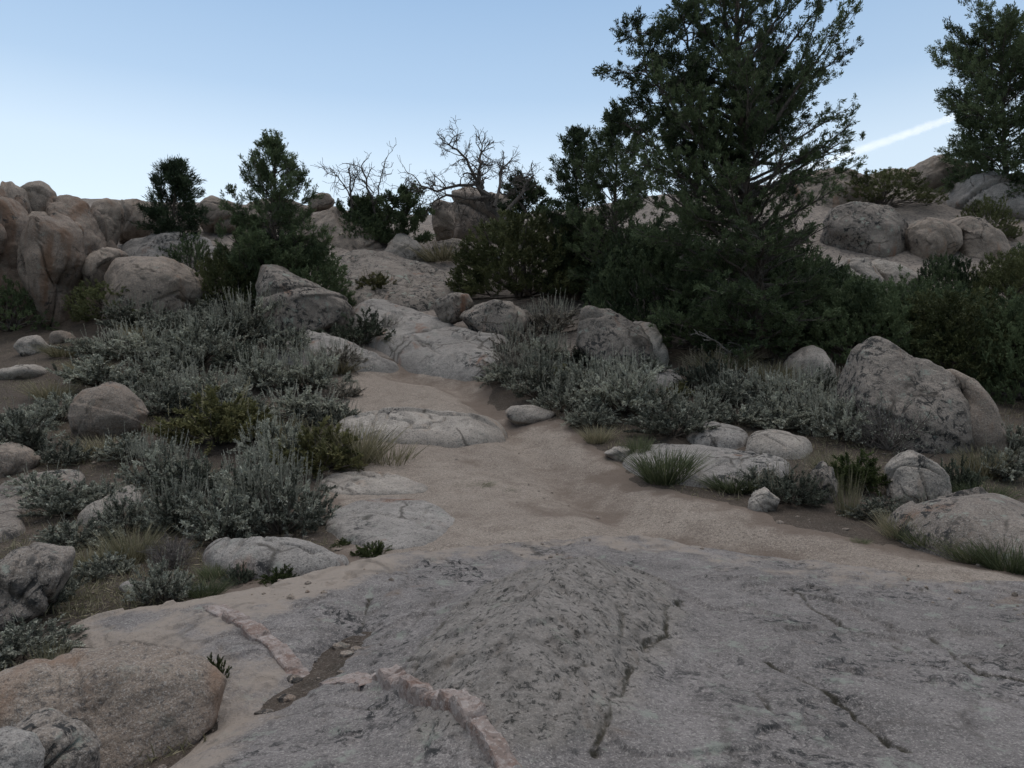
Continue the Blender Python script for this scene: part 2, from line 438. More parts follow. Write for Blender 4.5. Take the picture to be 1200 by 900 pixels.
# ------------------------------------------------------------------ ground
def grid_mesh(name, X, Y, Z, mat, extra=None, mask=None, smooth=True):
    r, c = X.shape
    V = np.stack([X, Y, Z], -1).reshape(-1, 3)
    i = np.arange(r - 1)[:, None]; j = np.arange(c - 1)[None]
    Q = np.stack([i * c + j, i * c + j + 1, (i + 1) * c + j + 1, (i + 1) * c + j], -1).reshape(-1, 4)
    if mask is not None:
        keep = mask.reshape(-1)[Q].any(1); Q = Q[keep]
        used = np.unique(Q); rem = np.full(len(V), -1); rem[used] = np.arange(len(used))
        V = V[used]; Q = rem[Q]
        if extra: extra = {k: v.reshape(-1)[used] for k, v in extra.items()}
    elif extra: extra = {k: v.reshape(-1) for k, v in extra.items()}
    return mesh_from(name, V, Q, None, smooth, extra, mat)

yy = np.concatenate([np.linspace(-6, 2, 20)[:-1], np.exp(np.linspace(math.log(2), math.log(45), 330))[:-1], np.exp(np.linspace(math.log(45), math.log(1500), 60))])
uu = np.linspace(-1, 1, 420); uu = np.sign(uu) * (0.35 * np.abs(uu) + .65 * np.abs(uu) ** 2)
XX = uu[None] * (np.maximum(yy, 0)[:, None] * 1.5 + 12); YY = np.repeat(yy[:, None], len(uu), 1)
ZZ = gh(XX.ravel(), YY.ravel()).reshape(XX.shape)
ROCKY = (sstep(17, 19, YY) * sstep(-.33, -.26, XX / np.maximum(YY, 1)) + sstep(21, 24, YY) * .6).clip(0, 1)
ground = tag(obj('ground', grid_mesh('ground', XX, YY, ZZ, M['soil'], {'rock': ROCKY})), kind='structure')

def smooth_poly(pl, it=2):
    for _ in range(it):
        q = np.roll(pl, -1, 0)
        pl = np.stack([pl * .75 + q * .25, pl * .25 + q * .75], 1).reshape(-1, 2)
    return pl

def sdist(x, y, pl):
    """signed distance to a closed outline, positive inside"""
    best = np.full(len(x), 1e9); ins = np.zeros(len(x), bool)
    for (x0, y0), (x1, y1) in zip(pl, np.roll(pl, -1, 0)):
        dx, dy = x1 - x0, y1 - y0
        t = np.clip(((x - x0) * dx + (y - y0) * dy) / (dx * dx + dy * dy + 1e-12), 0, 1)
        best = np.minimum(best, (x - x0 - t * dx) ** 2 + (y - y0 - t * dy) ** 2)
        if y0 != y1:
            c = ((y0 > y) != (y1 > y)) & (x < (x1 - x0) * (y - y0) / (y1 - y0) + x0)
            ins ^= c
    d = np.sqrt(best)
    return np.where(ins, d, -d)

# sandy trail: a sheet that rises out of the soil along a ragged line
tp = [(385,432),(440,424),(500,428),(562,440),(582,452),(572,464),(580,478),(640,486),(676,505),(712,528),(744,562),(800,585),(860,592),(905,604),
      (960,620),(1050,638),(1130,658),(1200,672),(1330,690),(1330,760),(1200,720),(1050,705),(900,668),(700,652),(560,658),(470,672),(400,700),
      (320,715),(240,735),(180,780),(150,760),(190,722),(260,690),(330,668),(400,668),(400,640),(385,610),(365,580),(370,550),(385,520),(370,495),(385,465),(380,448)]
tpl = smooth_poly(ground_poly(tp))
def trail_grid():
    y = np.exp(np.linspace(math.log(4.2), math.log(19.5), 420))
    u = np.linspace(-0.75, 0.95, 520)
    X = u[None] * y[:, None]; Y = np.repeat(y[:, None], len(u), 1)
    x, yv = X.ravel(), Y.ravel()
    d = sdist(x, yv, tpl)
    nz = fbm2(x, yv, 2.2, 4, 31)
    h = np.clip((d + .30 * nz) * .09, -.06, .05)
    wb = x + .12 * fbm2(x, yv, 1.3, 3, 33)
    rut = -.03 * np.exp(-(ldist(wb, yv, RUT) / .42) ** 2) - .02 * np.exp(-(ldist(wb, yv, RUT2) / .35) ** 2)
    z = gh(x, yv) + h + sstep(0, .06, h) * (rut + .018 * fbm2(x, yv, 2.5, 5, 32, .6))
    return X, Y, z.reshape(X.shape), (h > -.05).reshape(X.shape), sstep(.0, -.045, 1.3 * rut + .05 * fbm2(x, yv, .8, 4, 35)).reshape(X.shape) * .6 + (sstep(.6, .0, d + .4 * nz) * .9).reshape(X.shape)  # browner soil at the edges; shade of the rut painted in as colour

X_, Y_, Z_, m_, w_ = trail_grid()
trail = tag(obj('path', grid_mesh('path', X_, Y_, Z_, M['trail'], {'soil_and_shade': w_}, m_)), kind='structure')

# the great bedrock slab underfoot, with its dome, cracks and sand blown over its far edge
bp = [(195,905),(228,880),(262,842),(244,806),(180,772),(110,764),(66,748),(110,724),(190,712),(232,704),(300,692),(400,668),(480,652),(580,640),(700,636),(850,652),(1000,678),(1200,694),(1420,715)]
bpl = ground_poly(bp)
bpl = smooth_poly(np.concatenate([bpl, [(6, 3.5), (6, -3), (-4, -3), (-2.4, 1.5)]]), 2)
DOME = smooth_poly(ground_poly([(470,905),(478,850),(470,800),(520,740),(570,700),(650,680),(760,690),(802,712),(812,760),(775,812),(745,860),(720,905)]), 2)
CR = [ground_poly(p) for p in (
    [(432,708),(428,730),(408,752),(380,790),(330,825)], [(802,712),(785,740),(770,770),(742,815),(735,850),(700,905)],
    [(575,700),(640,695),(690,735),(700,765)], [(560,790),(600,775),(650,742)], [(840,805),(780,810),(740,845)],
    [(905,655),(950,668),(985,662),(1000,675)], [(930,700),(985,745),(1040,760),(1110,790)], [(900,800),(960,830),(1010,870),(1060,905)],
    [(520,745),(480,800),(490,850)], [(670,730),(720,760),(735,800)], [(1090,760),(1150,800),(1210,810)], [(930,905),(880,840),(830,800)])]
CR += [ground_poly(p) for p in ([(300,712),(340,735),(395,742),(430,728)],[(455,690),(520,668),(600,662),(700,672),(805,700)],[(800,712),(880,700),(960,712),(1060,735),(1190,742)],[(640,905),(655,860),(690,830)],[(250,880),(320,850),(400,838),(450,845)],[(1010,690),(1080,720),(1200,728)])]
CRW = [.5, .45, .5, .6, .5, .4][:0] + [1, 1, .7, .5, .5, .6, .8, .9, .6, .6, .7, .7, .5, .45, .5, .6, .5, .4]
def bed_z(x, yv):
    """height of the bedrock sheet with its cracks, blown sand and rough dome"""
    d = sdist(x, yv, bpl)
    nz = fbm2(x, yv, 1.7, 4, 41)
    h = np.clip((d + .16 * nz) * .30, -.12, .05)
    dd = sdist(x, yv, DOME) + .12 * fbm2(x, yv, 2.2, 5, 47, .6)
    dome = .06 * sstep(-.22, .22, dd) + .33 * sstep(-.15, 1.05, dd)
    cr = np.zeros(len(x)); gro = np.zeros(len(x))
    wx, wy = .10 * fbm2(x, yv, 2.2, 5, 44, .6), .10 * fbm2(x, yv, 2.2, 5, 45, .6)
    var = np.clip(fbm2(x, yv, 2.5, 3, 46), -.5, 1)
    for c, w in zip(CR, CRW):
        dl = ldist(x + wx, yv + wy, c); wid = .013 * (1 + 1.7 * var)
        k = w * np.clip(.75 + 1.3 * var, 0, 1)
        cr = np.maximum(cr, k * np.exp(-(dl / (wid * 1.6)) ** 2))
        gro = np.maximum(gro, k * np.exp(-(dl / wid) ** 2)); gro = np.maximum(gro, .5 * w * np.exp(-(dl / .10) ** 2))
    valley = .05 * np.exp(-(ldist(x + wx, yv + wy, CR[0]) / .20) ** 2) + .025 * np.exp(-(ldist(x + wx, yv + wy, CR[1]) / .25) ** 2)
    dm = sstep(-.12, .15, dd)
    rough = .045 * fbm2(x, yv, 1.3, 6, 42, .58) + (.010 + .012 * dm) * (fbm2(x, yv, 5, 5, 43, .65))
    # low steps where sheets have peeled off
    stepn = fbm2(x, yv, .9, 5, 48, .55)
    steps = .026 * sstep(.0, .025, stepn) + .020 * sstep(.2, .225, stepn) + .016 * sstep(-.22, -.2, stepn)
    z = gh(x, yv) + h + (h > .02) * (dome + rough + steps - .045 * gro - valley)
    sand = .62 * sstep(1.5, .2, d + 1.1 * nz) * sstep(4.8, 6.4, yv) + .75 * sstep(1.3, .0, d + .9 * nz) * sstep(-.9, -1.5, x)
    return z, cr, sand, dm, h > -.11
def bedrock_grid():
    y = np.concatenate([np.linspace(-2.5, 2.4, 60)[:-1], np.exp(np.linspace(math.log(2.4), math.log(8.2), 470))])
    u = np.linspace(-0.62, 1.02, 700)
    X = u[None] * np.maximum(y, 2.6)[:, None] + 0 * y[:, None]; Y = np.repeat(y[:, None], len(u), 1)
    return (X, Y) + tuple(v.reshape(X.shape) for v in bed_z(X.ravel(), Y.ravel()))
X_, Y_, Z_, c_, s_, d_, m_ = bedrock_grid()
bed = tag(obj('bedrock_ground', grid_mesh('bedrock', X_, Y_, Z_, M['bedrock'], {'crack': c_, 'sand': s_, 'dome': d_}, m_)), kind='structure')

# ------------------------------------------------------------------ rocks
_ICO = {}
def ico(sub):
    if sub not in _ICO:
        bm = bmesh.new(); bmesh.ops.create_icosphere(bm, subdivisions=sub, radius=1)
        V = np.array([v.co[:] for v in bm.verts]); T = np.array([[v.index for v in f.verts] for f in bm.faces]); bm.free()
        _ICO[sub] = (V, T)
    return _ICO[sub]

def polar_radius(poly):
    """outline as radius over angle, seen from its middle"""
    mn, mx = poly.min(0), poly.max(0); c = (mn + mx) / 2
    th = np.linspace(-np.pi, np.pi, 361)[:-1]; r = np.zeros(360)
    for k, t in enumerate(th):
        d = np.array([math.cos(t), math.sin(t)]); best = 0
        for a, b in zip(poly - c, np.roll(poly - c, -1, 0)):
            e = b - a; den = d[0] * e[1] - d[1] * e[0]
            if abs(den) < 1e-9: continue
            s = (a[0] * e[1] - a[1] * e[0]) / den; q = (a[0] * d[1] - a[1] * d[0]) / den
            if s > 0 and -1e-6 <= q <= 1 + 1e-6: best = max(best, s)
        r[k] = best
    r[r == 0] = r[r > 0].mean()
    k = np.array([1, 2, 3, 2, 1.]); k /= k.sum()
    r = np.convolve(np.concatenate([r[-2:], r, r[:2]]), k, 'valid')
    return c, th, r

G1 = G3 = G4 = ''
ROCKN = [0]
def rock(poly, label, mat='tan', Y=None, deep=.75, lean=0., rough=.06, sq=2.6, sub=5, groove=.05, name='boulder', cat='boulder', group=None, crease=1.1, dent=.12, facets=9, vgroove=0.):
    if mat == 'red': vgroove = .10
    if group in (G1, G3): facets, sq = 15, max(sq, 3.1)
    if mat == 'lichen' or group == G4: groove *= 1.5
    ROCKN[0] += 1; seed = ROCKN[0] * 13
    poly = np.array(poly, float)
    base_py = poly[:, 1].max(); mid_py = (poly[:, 1].max() + poly[:, 1].min()) / 2; h0_ = poly[:, 1].max() - poly[:, 1].min()
    poly[:, 1] += np.where(poly[:, 1] > mid_py, (poly[:, 1] - mid_py) / (h0_ / 2) * .14 * h0_, 0)
    cpx, th, r = polar_radius(poly)
    if Y is None: Y = hit(cpx[0], base_py - 3)[1]
    w = poly[:, 0].max() - poly[:, 0].min(); hgt = poly[:, 1].max() - poly[:, 1].min()
    s0 = Y / F
    D = deep * .5 * max(w, .5 * (w + hgt)) * s0
    Yc = Y + .55 * D
    sc = (Yc - .12 * D) / F
    V0, T = ico(sub)
    a, cdep, b = V0[:, 0], V0[:, 1], V0[:, 2]
    ang = np.arctan2(-b, a)                 # photo y runs downwards
    Rr = np.interp(ang, np.concatenate([th, [np.pi]]), np.concatenate([r, r[:1]]))
    s = np.sqrt(a * a + b * b); e = 2 / sq
    ss = s ** e
    x = Rr * np.cos(ang) * ss * sc; z = -Rr * np.sin(ang) * ss * sc
    y = D * np.sign(cdep) * np.abs(cdep) ** e
    size = .5 * (w + hgt) * s0
    rg = np.random.default_rng(seed)
    hw, hh = w * sc / 2, hgt * sc / 2
    U = np.stack([x / hw, y / D, z / hh], 1)
    for k in range(facets):
        nn = rg.normal(size=3); nn[1] -= .5; nn[2] += .25; nn /= np.linalg.norm(nn)
        t = rg.uniform(.76, .93); m = U @ nn - t
        U = U - nn * (np.log1p(np.exp(np.clip(m * 26, -40, 40))) / 26 * .8)[:, None]
    x, y, z = U[:, 0] * hw, U[:, 1] * D, U[:, 2] * hh
    y = y + lean * z
    V = np.stack([x, y, z], 1)
    Q = V / size
    off = np.array([seed * 1.7, seed * .9, seed * .4])
    nrm = norm(np.stack([x / (w * sc + 1e-6), y / (D * 2), z / (hgt * sc + 1e-6)], 1))
    disp = 1.45 * rough * fbm(Q + off, 2.2, 7, seed, .6) + dent * .5 * fbm(Q + off, 1.1, 2, seed + 3)
    Un = np.stack([x / hw, y / D, z / hh], 1); wob = fbm(Q + off, 2.5, 4, seed + 5)
    for k in range(4):
        nn = rg.normal(size=3) * np.array([1, .7, .8]); nn /= np.linalg.norm(nn)
        gj = np.abs(Un @ nn - rg.uniform(-.55, .55) + .09 * wob); mk = sstep(-.12, .25, fbm(Q + off + k * 7, 1.1, 2, seed + 40 + k))
        disp -= groove * rg.uniform(.4, 1.1) * mk * (np.exp(-(gj / .022) ** 2) + .35 * np.exp(-(gj / .09) ** 2))
        # one side of the joint stands a little proud
        disp += .012 * np.sign(Un @ nn) * mk
    if vgroove:
        gv = np.abs(fbm(Q * np.array([1.9, 1.9, .38]) + off, 1.2, 3, seed + 31)); disp -= vgroove * np.exp(-(gv / .05) ** 2)
    V = V + nrm * (disp * size)[:, None]
    me = mesh_from(name, V, None, T, True, None, M[mat])
    c = P(cpx[0], cpx[1], Yc)
    o = obj(name, me, None, c)
    return tag(o, label, cat, group)

def slab(poly, label, mat, h=.12, edge=.14, name='rock_slab', cat='rock slab', group=None, rough=.03, bulge=.5, n=130, scale=1.0):
    """a low sheet of rock rising out of the ground inside a traced outline"""
    ROCKN[0] += 1; seed = ROCKN[0] * 13
    poly = np.array(poly, float); my = poly[:, 1].mean()
    Y0 = hit(poly[:, 0].mean(), my)[1]
    poly[:, 1] += np.where(poly[:, 1] < my, .75 * h * F / Y0, 0)
    pl = smooth_poly(ground_poly(poly)); mn, mx = pl.min(0) - .12, pl.max(0) + .12
    X, Yg = np.meshgrid(np.linspace(mn[0], mx[0], n), np.linspace(mn[1], mx[1], n)); x, y = X.ravel(), Yg.ravel()
    size = min(*(mx - mn)); d = sdist(x, y, pl) + .05 * size * fbm2(x, y, 2.0 / size, 4, seed)
    q = np.clip(d / edge, 0, 1)
    z = h * np.sqrt(1 - (1 - q) ** 2) + h * bulge * sstep(0, size * .45, d)
    z += (d > 0) * (rough * fbm2(x, y, 1.2 * scale, 5, seed + 1, .55) + .3 * rough * fbm2(x, y, 5, 4, seed + 4))
    st = fbm2(x, y, .8 * scale, 3, seed + 2); z -= q * h * .28 * sstep(.0, .05, st)
    z -= q * .35 * h * np.exp(-(np.abs(fbm2(x, y, .7 * scale, 4, seed + 3)) / .018) ** 2)
    z += np.where(d <= 0, np.maximum(d * 1.5, -.12), 0)
    Z = gh(x, y) + z
    c = np.array([x.mean(), y.mean(), Z.mean()])
    me = grid_mesh(name, X - c[0], Yg - c[1], (Z - c[2]).reshape(X.shape), M[mat], None, (d > -.06).reshape(X.shape))
    return tag(obj(name, me, None, c), label, cat, group)

# --- the cliff and outcrops on the left skyline
G1 = 'rounded granite outcrop on the left skyline'
rock([(-60,195),(0,203),(14,212),(18,260),(16,310),(24,350),(20,395),(-60,395)], 'tall reddish rock column at the left edge of the photo', 'red', 20, .9, .08, sub=6, group=G1)
rock([(14,222),(24,214),(34,222),(36,262),(34,300),(34,345),(28,385),(14,385)], 'slim grey upright rock between the reddish column and the overhanging pillar', 'tan', 21, 1.4, .05, sub=5, group=G1)
rock([(20,216),(28,209),(46,210),(60,220),(64,238),(58,250),(38,252),(20,246)], 'smooth rounded block perched on top of the left cliff', 'tan', 22.5, 1.0, 0, .04, group=G1)
rock([(32,243),(58,245),(64,258),(52,285),(42,300),(33,290)], 'small grey wedge under the perched block', 'tan', 21.6, 1.2, 0, .05, group=G1)
rock([(58,244),(82,247),(97,270),(97,292),(90,312),(76,330),(74,362),(66,384),(46,384),(42,350),(36,325),(40,292),(50,266)], 'overhanging rounded pillar with rusty red undercut side', 'red', 20, .8, -.12, .05, sub=6, group=G1)
rock([(62,234),(84,225),(107,234),(127,249),(132,274),(124,296),(114,328),(104,358),(88,372),(74,350),(72,300),(64,262)], 'big brown dome of rock behind the overhanging pillar', 'red', 22.3, .9, .12, .06, sub=6, group=G1)
rock([(128,284),(146,282),(150,292),(132,318),(120,342),(104,352),(108,322),(117,298)], 'pale narrow slab leaning against the brown dome', 'tan', 21, 1.2, 0, .05, group=G1)
rock([(122,325),(136,299),(156,290),(187,296),(213,309),(234,323),(244,344),(243,362),(228,376),(190,382),(140,376)], 'broad rounded boulder below the cliff with creased front', 'tan', 20, .8, .12, .05, sub=6, groove=.06, group=G1)
rock([(108,240),(122,232),(136,240),(140,262),(134,284),(118,290),(110,270)], 'upright skyline rock just right of the brown dome', 'tan', 23.5, 1, 0, .06, group=G1)
rock([(130,246),(142,235),(164,233),(177,243),(180,262),(168,272),(138,278),(130,264)], 'flat topped skyline rock left of the small pine', 'tan', 25.5, 1, 0, .06, group=G1)
rock([(170,244),(190,240),(228,238),(236,250),(232,276),(200,284),(172,276)], 'skyline rock hidden behind the small pine', 'tan', 28, .8, 0, .07, group=G1)
rock([(228,239),(246,230),(272,232),(283,246),(282,264),(262,275),(234,270)], 'skyline rock with deep crevice right of the small pine', 'tan', 27, .9, 0, .08, groove=.12, group=G1)
rock([(272,244),(296,235),(330,238),(356,234),(366,250),(360,275),(290,280)], 'skyline rock behind the pointed juniper', 'tan', 29, .8, 0, .07, group=G1)
rock([(134,282),(178,268),(248,272),(268,292),(262,322),(240,335),(170,322),(146,305)], 'grey sloping ledge under the small pine', 'grey', 23.5, .7, .4, .08, sub=6, group=G1)
rock([(20,406),(28,392),(42,392),(56,408),(50,418),(30,416)], 'angular pale stone on bare soil below the left cliff', 'pale', None, .8, 0, .1, sq=3.2, sub=4, name='stone', cat='stone')

rock([(0,436),(14,428),(40,428),(52,436),(46,446),(8,446)], 'flat pale stone on bare soil at the left edge under the angular stone', 'pale', None, .9, .2, .08, sub=4, name='stone', cat='stone')
rock([(58,396),(66,388),(80,388),(86,397),(78,405),(62,405)], 'small tan stone right of the angular pale stone', 'tan', None, .9, 0, .08, sub=4, name='stone', cat='stone')
rock([(120,612),(128,604),(142,606),(146,616),(134,622)], 'small stone on the soil right below the tilted pale slab', 'grey', None, .9, 0, .08, sub=4, name='stone', cat='stone')
rock([(140,688),(148,680),(166,682),(170,692),(156,698)], 'small grey stone on bare soil left of the sprawling sagebrush', 'grey', None, .9, 0, .08, sub=4, name='stone', cat='stone')
# --- middle of the hill
G2 = 'weathered granite slopes at the head of the trail'
rock([(362,232),(370,226),(386,227),(393,236),(388,244),(364,245)], 'cap rock stacked on the skyline right of the pointed juniper', 'tan', 29, .9, 0, .05, group=G2)
rock([(352,248),(372,240),(390,240),(402,256),(430,270),(448,290),(440,318),(400,325),(362,315)], 'tan sloping rock under the cap rock', 'tan', 27.5, .9, .35, .07, sub=6, group=G2)
rock([(450,276),(472,272),(490,287),(499,305),(488,318),(462,312),(448,296)], 'pinkish rock shoulder beneath the small skyline junipers', 'pale', 27, .8, .2, .06, group=G2)
slab([(375,308),(396,292),(440,288),(500,305),(545,322),(552,350),(500,366),(430,362),(385,345)], 'wide rubbly granite slope above the dark boulders', 'lichen', .35, .5, 'granite_slope', 'rock slope', rough=.12, scale=.6, group=G2)
rock([(292,330),(300,308),(322,308),(345,321),(376,333),(402,346),(424,362),(410,385),(360,398),(318,392),(298,368)], 'dark lichened boulder ridge right of the sagebrush thicket', 'lichen', 19.3, .8, .35, .06, sub=6, group=G2)
slab([(322,408),(342,388),(375,385),(410,397),(446,414),(472,430),(462,440),(420,440),(365,434),(335,425)], 'long grey slab dipping right to the trail head', 'grey', .34, .5, rough=.06, group=G2)
slab([(405,355),(430,345),(470,350),(522,369),(562,389),(600,405),(610,428),(580,446),(525,446),(470,432),(448,412),(420,385)], 'big grey rock face sloping down to the head of the trail', 'grey', .45, .7, 'granite_slope', 'rock slope', rough=.10, scale=.6, group=G2)
rock([(508,362),(514,349),(530,342),(547,346),(554,356),(546,372),(526,377),(512,373)], 'small rounded boulder left of the dark boulder', 'lichen', 19.8, 1, 0, .06, group=G2)
rock([(538,372),(546,354),(568,347),(602,350),(622,358),(629,372),(612,390),(588,398),(558,391)], 'dark lichen crusted boulder below the low spreading juniper', 'lichen', 19, .9, .1, .05, sub=6, group=G2)
rock([(664,372),(676,358),(695,355),(716,360),(731,369),(742,378),(756,395),(772,418),(772,436),(735,440),(700,428),(672,405)], 'lichen spotted rock hump beside the big juniper', 'lichen', 16.2, .8, .2, .06, sub=6, groove=.06, group=G2)
rock([(736,385),(744,373),(756,371),(768,381),(773,398),(783,418),(780,436),(760,436),(746,412)], 'pale clean slab on the right flank of the lichen spotted hump', 'pale', 16.4, 1.2, .15, .05, sub=5, group=G2)
slab([(735,440),(752,428),(780,427),(802,440),(796,454),(760,456)], 'flat stone at the foot of the lichen spotted hump', 'grey', .14, .2, group=G2)
rock([(505,258),(508,238),(520,234),(531,238),(535,258),(530,276),(512,278)], 'smaller rock standing left of the skyline tower', 'tan', 29.5, 1, 0, .09, sq=3.6, group=G2)
rock([(525,240),(528,221),(550,216),(578,222),(604,234),(610,258),(596,292),(560,302),(530,296)], 'blocky rock tower behind the dead tree', 'tan', 31, .8, 0, .08, sub=6, sq=3.2, groove=.1, group=G2)
rock([(500,285),(530,280),(580,290),(600,305),(570,318),(520,312)], 'low grey ledge at the foot of the skyline tower', 'lichen', 28, .8, .4, .08, group=G2)
rock([(640,295),(653,278),(674,272),(684,282),(676,300),(652,306)], 'tan rock peeping out above the low spreading juniper', 'tan', 24.5, .9, 0, .06, group=G2)
rock([(796,254),(808,241),(830,241),(836,254),(824,268),(800,266)], 'pale rock glimpsed through the lower branches of the big juniper', 'pale', 23.5, .9, 0, .08, group=G2)
rock([(735,300),(752,276),(790,268),(830,280),(850,310),(820,340),(760,335)], 'grey rock in shade behind the big juniper', 'grey', 24.5, .8, .2, .08, sub=5, group=G2)

# --- right hill
G3 = 'granite domes on the right hill'
rock([(972,338),(978,314),(992,302),(1016,300),(1030,312),(1042,335),(1040,352),(1000,358)], 'pale slab right of the big juniper, left of a split pair', 'pale', 22, .9, .2, .05, sub=6, group=G3)
rock([(1016,306),(1026,300),(1042,308),(1064,324),(1077,346),(1060,360),(1040,352),(1030,326)], 'pale slab right of the big juniper, right of a split pair', 'pale', 22.2, .9, .2, .05, sub=6, group=G3)
rock([(955,262),(968,242),(1004,236),(1044,241),(1064,260),(1064,290),(1052,312),(1010,312),(975,300)], 'wide grey dome with dark lichen right of the big juniper', 'lichen', 25.5, .8, .15, .06, sub=6, group=G3)
rock([(1056,278),(1064,262),(1082,252),(1102,251),(1120,263),(1118,288),(1096,308),(1066,308)], 'round tan boulder in the middle of the right hill cluster', 'tan', 25, .9, .1, .04, sub=6, group=G3)
rock([(1098,254),(1114,247),(1134,252),(1160,269),(1173,292),(1167,315),(1145,322),(1112,305),(1118,276)], 'rounded tan boulder at the right end of the hill cluster', 'tan', 25.2, .9, .1, .04, sub=6, group=G3)
rock([(918,212),(932,200),(950,195),(982,199),(1012,196),(1030,206),(1024,235),(975,258),(936,250)], 'tan skyline rock under the vapour trail', 'tan', 30, .8, .3, .06, sub=6, group=G3)
rock([(1010,212),(1030,200),(1062,200),(1080,214),(1070,240),(1020,240)], 'low skyline rock behind the brown green bush', 'tan', 33, .8, 0, .06, group=G3)
rock([(1056,208),(1076,190),(1108,182),(1134,190),(1148,204),(1130,226),(1085,232)], 'skyline dome left of the leaning right hand juniper', 'tan', 32, .8, .2, .06, sub=6, group=G3)
rock([(1092,240),(1106,214),(1146,203),(1215,203),(1260,220),(1260,262),(1190,272),(1130,258)], 'wide bluish grey dome below the right hand juniper', 'grey', 29, .8, .25, .05, sub=6, group=G3)
rock([(1150,300),(1165,270),(1195,258),(1250,262),(1250,330),(1180,330)], 'grey ledge at the right edge below the domes', 'tan', 26.5, .8, .25, .07, sub=5, group=G3)
G4 = 'boulders beside the dark bushes on the right'
rock([(914,458),(917,435),(929,414),(950,404),(963,411),(975,435),(981,458),(970,476),(930,476)], 'pinkish upright boulder in shade below the big juniper', 'pale', 15, .9, .1, .05, sub=5, group=G4)
rock([(990,470),(1001,430),(1013,410),(1035,397),(1050,402),(1066,421),(1092,429),(1110,447),(1123,482),(1128,522),(1112,552),(1040,552),(1000,520)], 'tallest pale boulder of the right group with peaked lichened top', 'lichen', 11.7, .75, .15, .06, facets=2, dent=.05, sub=6, groove=.04, group=G4)
rock([(1090,436),(1098,428),(1114,435),(1132,460),(1146,500),(1149,528),(1136,552),(1112,552),(1122,500),(1110,458)], 'curved slice of rock split off the tallest boulder', 'tan', 11.75, 1.6, .05, .04, facets=2, sub=5, group=G4)
rock([(1130,488),(1138,473),(1152,472),(1164,490),(1168,515),(1160,545),(1138,548),(1138,510)], 'rightmost smooth lobe beside the split tall boulder', 'tan', 12.1, 1.2, 0, .04, facets=2, sub=5, group=G4)
rock([(1040,578),(1044,547),(1054,533),(1075,529),(1096,535),(1109,555),(1111,580),(1078,592)], 'small dome boulder with black lichen blotch before the tall boulder', 'pale', None, .9, .1, .04, sub=6, group=G4)
slab([(1030,622),(1058,588),(1100,577),(1150,580),(1205,590),(1280,612),(1280,680),(1160,664),(1080,648)], 'long low whaleback rock at the right edge of the sandy ledge', 'lichen', .34, .5, 'boulder', 'boulder', rough=.05, bulge=.7, group=G4)
slab([(872,520),(879,506),(905,502),(950,514),(958,528),(944,540),(900,536)], 'flat pale slab stone behind the sloping trailside slab', 'pale', .18, .16, group=G4)
slab([(798,506),(816,489),(850,494),(881,510),(874,528),(822,526)], 'flat grey slab stone left of the flat pale one', 'grey', .16, .16, group=G4)
rock([(948,566),(952,548),(964,542),(976,550),(979,570),(968,590),(954,586)], 'small upright lichened stone among trailside sage', 'lichen', None, .9, 0, .06, group=G4)
rock([(877,594),(884,576),(898,571),(911,584),(909,599),(890,602)], 'small whitish angular stone on the edge of the trail', 'pale', None, .9, 0, .09, sq=3.4, group=G4)
rock([(588,484),(600,477),(640,475),(653,483),(645,492),(625,499),(603,495)], 'flat whitish stone lying alone on the trail bend', 'pale', None, .8, .1, .05, sub=5, name='flat_stone', cat='stone')
rock([(707,531),(718,521),(740,523),(743,537),(726,543)], 'small flat stone at the right edge of the trail by a grass clump', 'pale', None, .9, .1, .06, sub=5, name='flat_stone', cat='stone')

# --- left slope and trailside
rock([(87,486),(94,466),(105,455),(125,449),(141,453),(161,468),(173,483),(166,498),(146,511),(120,516),(100,512),(90,500)], 'smooth egg shaped boulder sitting alone in the sagebrush', 'tan', None, .9, 0, .03, sq=2.2, sub=6, groove=.012, dent=.07, facets=2)
rock([(-40,560),(-22,525),(10,516),(36,525),(46,542),(30,560)], 'low rounded boulder at the left edge behind sagebrush', 'tan', None, .9, 0, .04, sub=5)
slab([(84,614),(108,590),(140,573),(164,567),(171,578),(152,598),(122,614)], 'tilted pale slab wedged between sagebrush on the left slope', 'pale', .16, .2)
rock([(-60,720),(-10,668),(20,640),(45,631),(70,640),(79,672),(60,706),(20,726),(-40,740)], 'sloping lichened boulder at the left edge behind a grey green bush', 'lichen', None, .8, .3, .05, sub=6)
slab([(-20,600),(0,562),(60,548),(104,547),(96,562),(48,582),(20,605),(36,622),(0,640),(-60,640)], 'broken flat ledge on the left slope below the low boulder', 'lichen', .13, .16, rough=.05)
G5 = 'flat granite slabs along the left side of the trail'
slab([(230,655),(254,632),(320,627),(372,630),(396,645),(412,662),(392,675),(330,680),(258,676)], 'rough humped slab right of the purple twigs, lowest of the trailside slabs', 'grey', .20, .25, rough=.05, group=G5)
slab([(374,606),(400,585),(450,580),(505,583),(531,598),(537,616),(518,638),(490,648),(450,652),(405,640),(382,626)], 'smooth bluish grey slab just above the green tuft', 'grey', .10, .16, rough=.02, group=G5)
slab([(372,570),(390,553),(430,550),(470,553),(500,565),(506,578),(490,585),(430,584),(385,581)], 'long thin pale slab between two wider slabs', 'pale', .12, .14, group=G5)
slab([(380,510),(410,486),(460,478),(520,480),(560,490),(590,505),(600,517),(560,526),(480,524),(420,520)], 'domed pale slab with clean broken front edge, uppermost by the trail', 'pale', .26, .30, rough=.03, bulge=.7, group=G5)
slab([(728,534),(758,516),(800,514),(860,525),(934,545),(905,566),(850,576),(790,568),(742,554)], 'wide sloping slab behind the trailside grass clump', 'grey', .13, .18, rough=.04)
G6 = 'boulders at the bottom left corner'
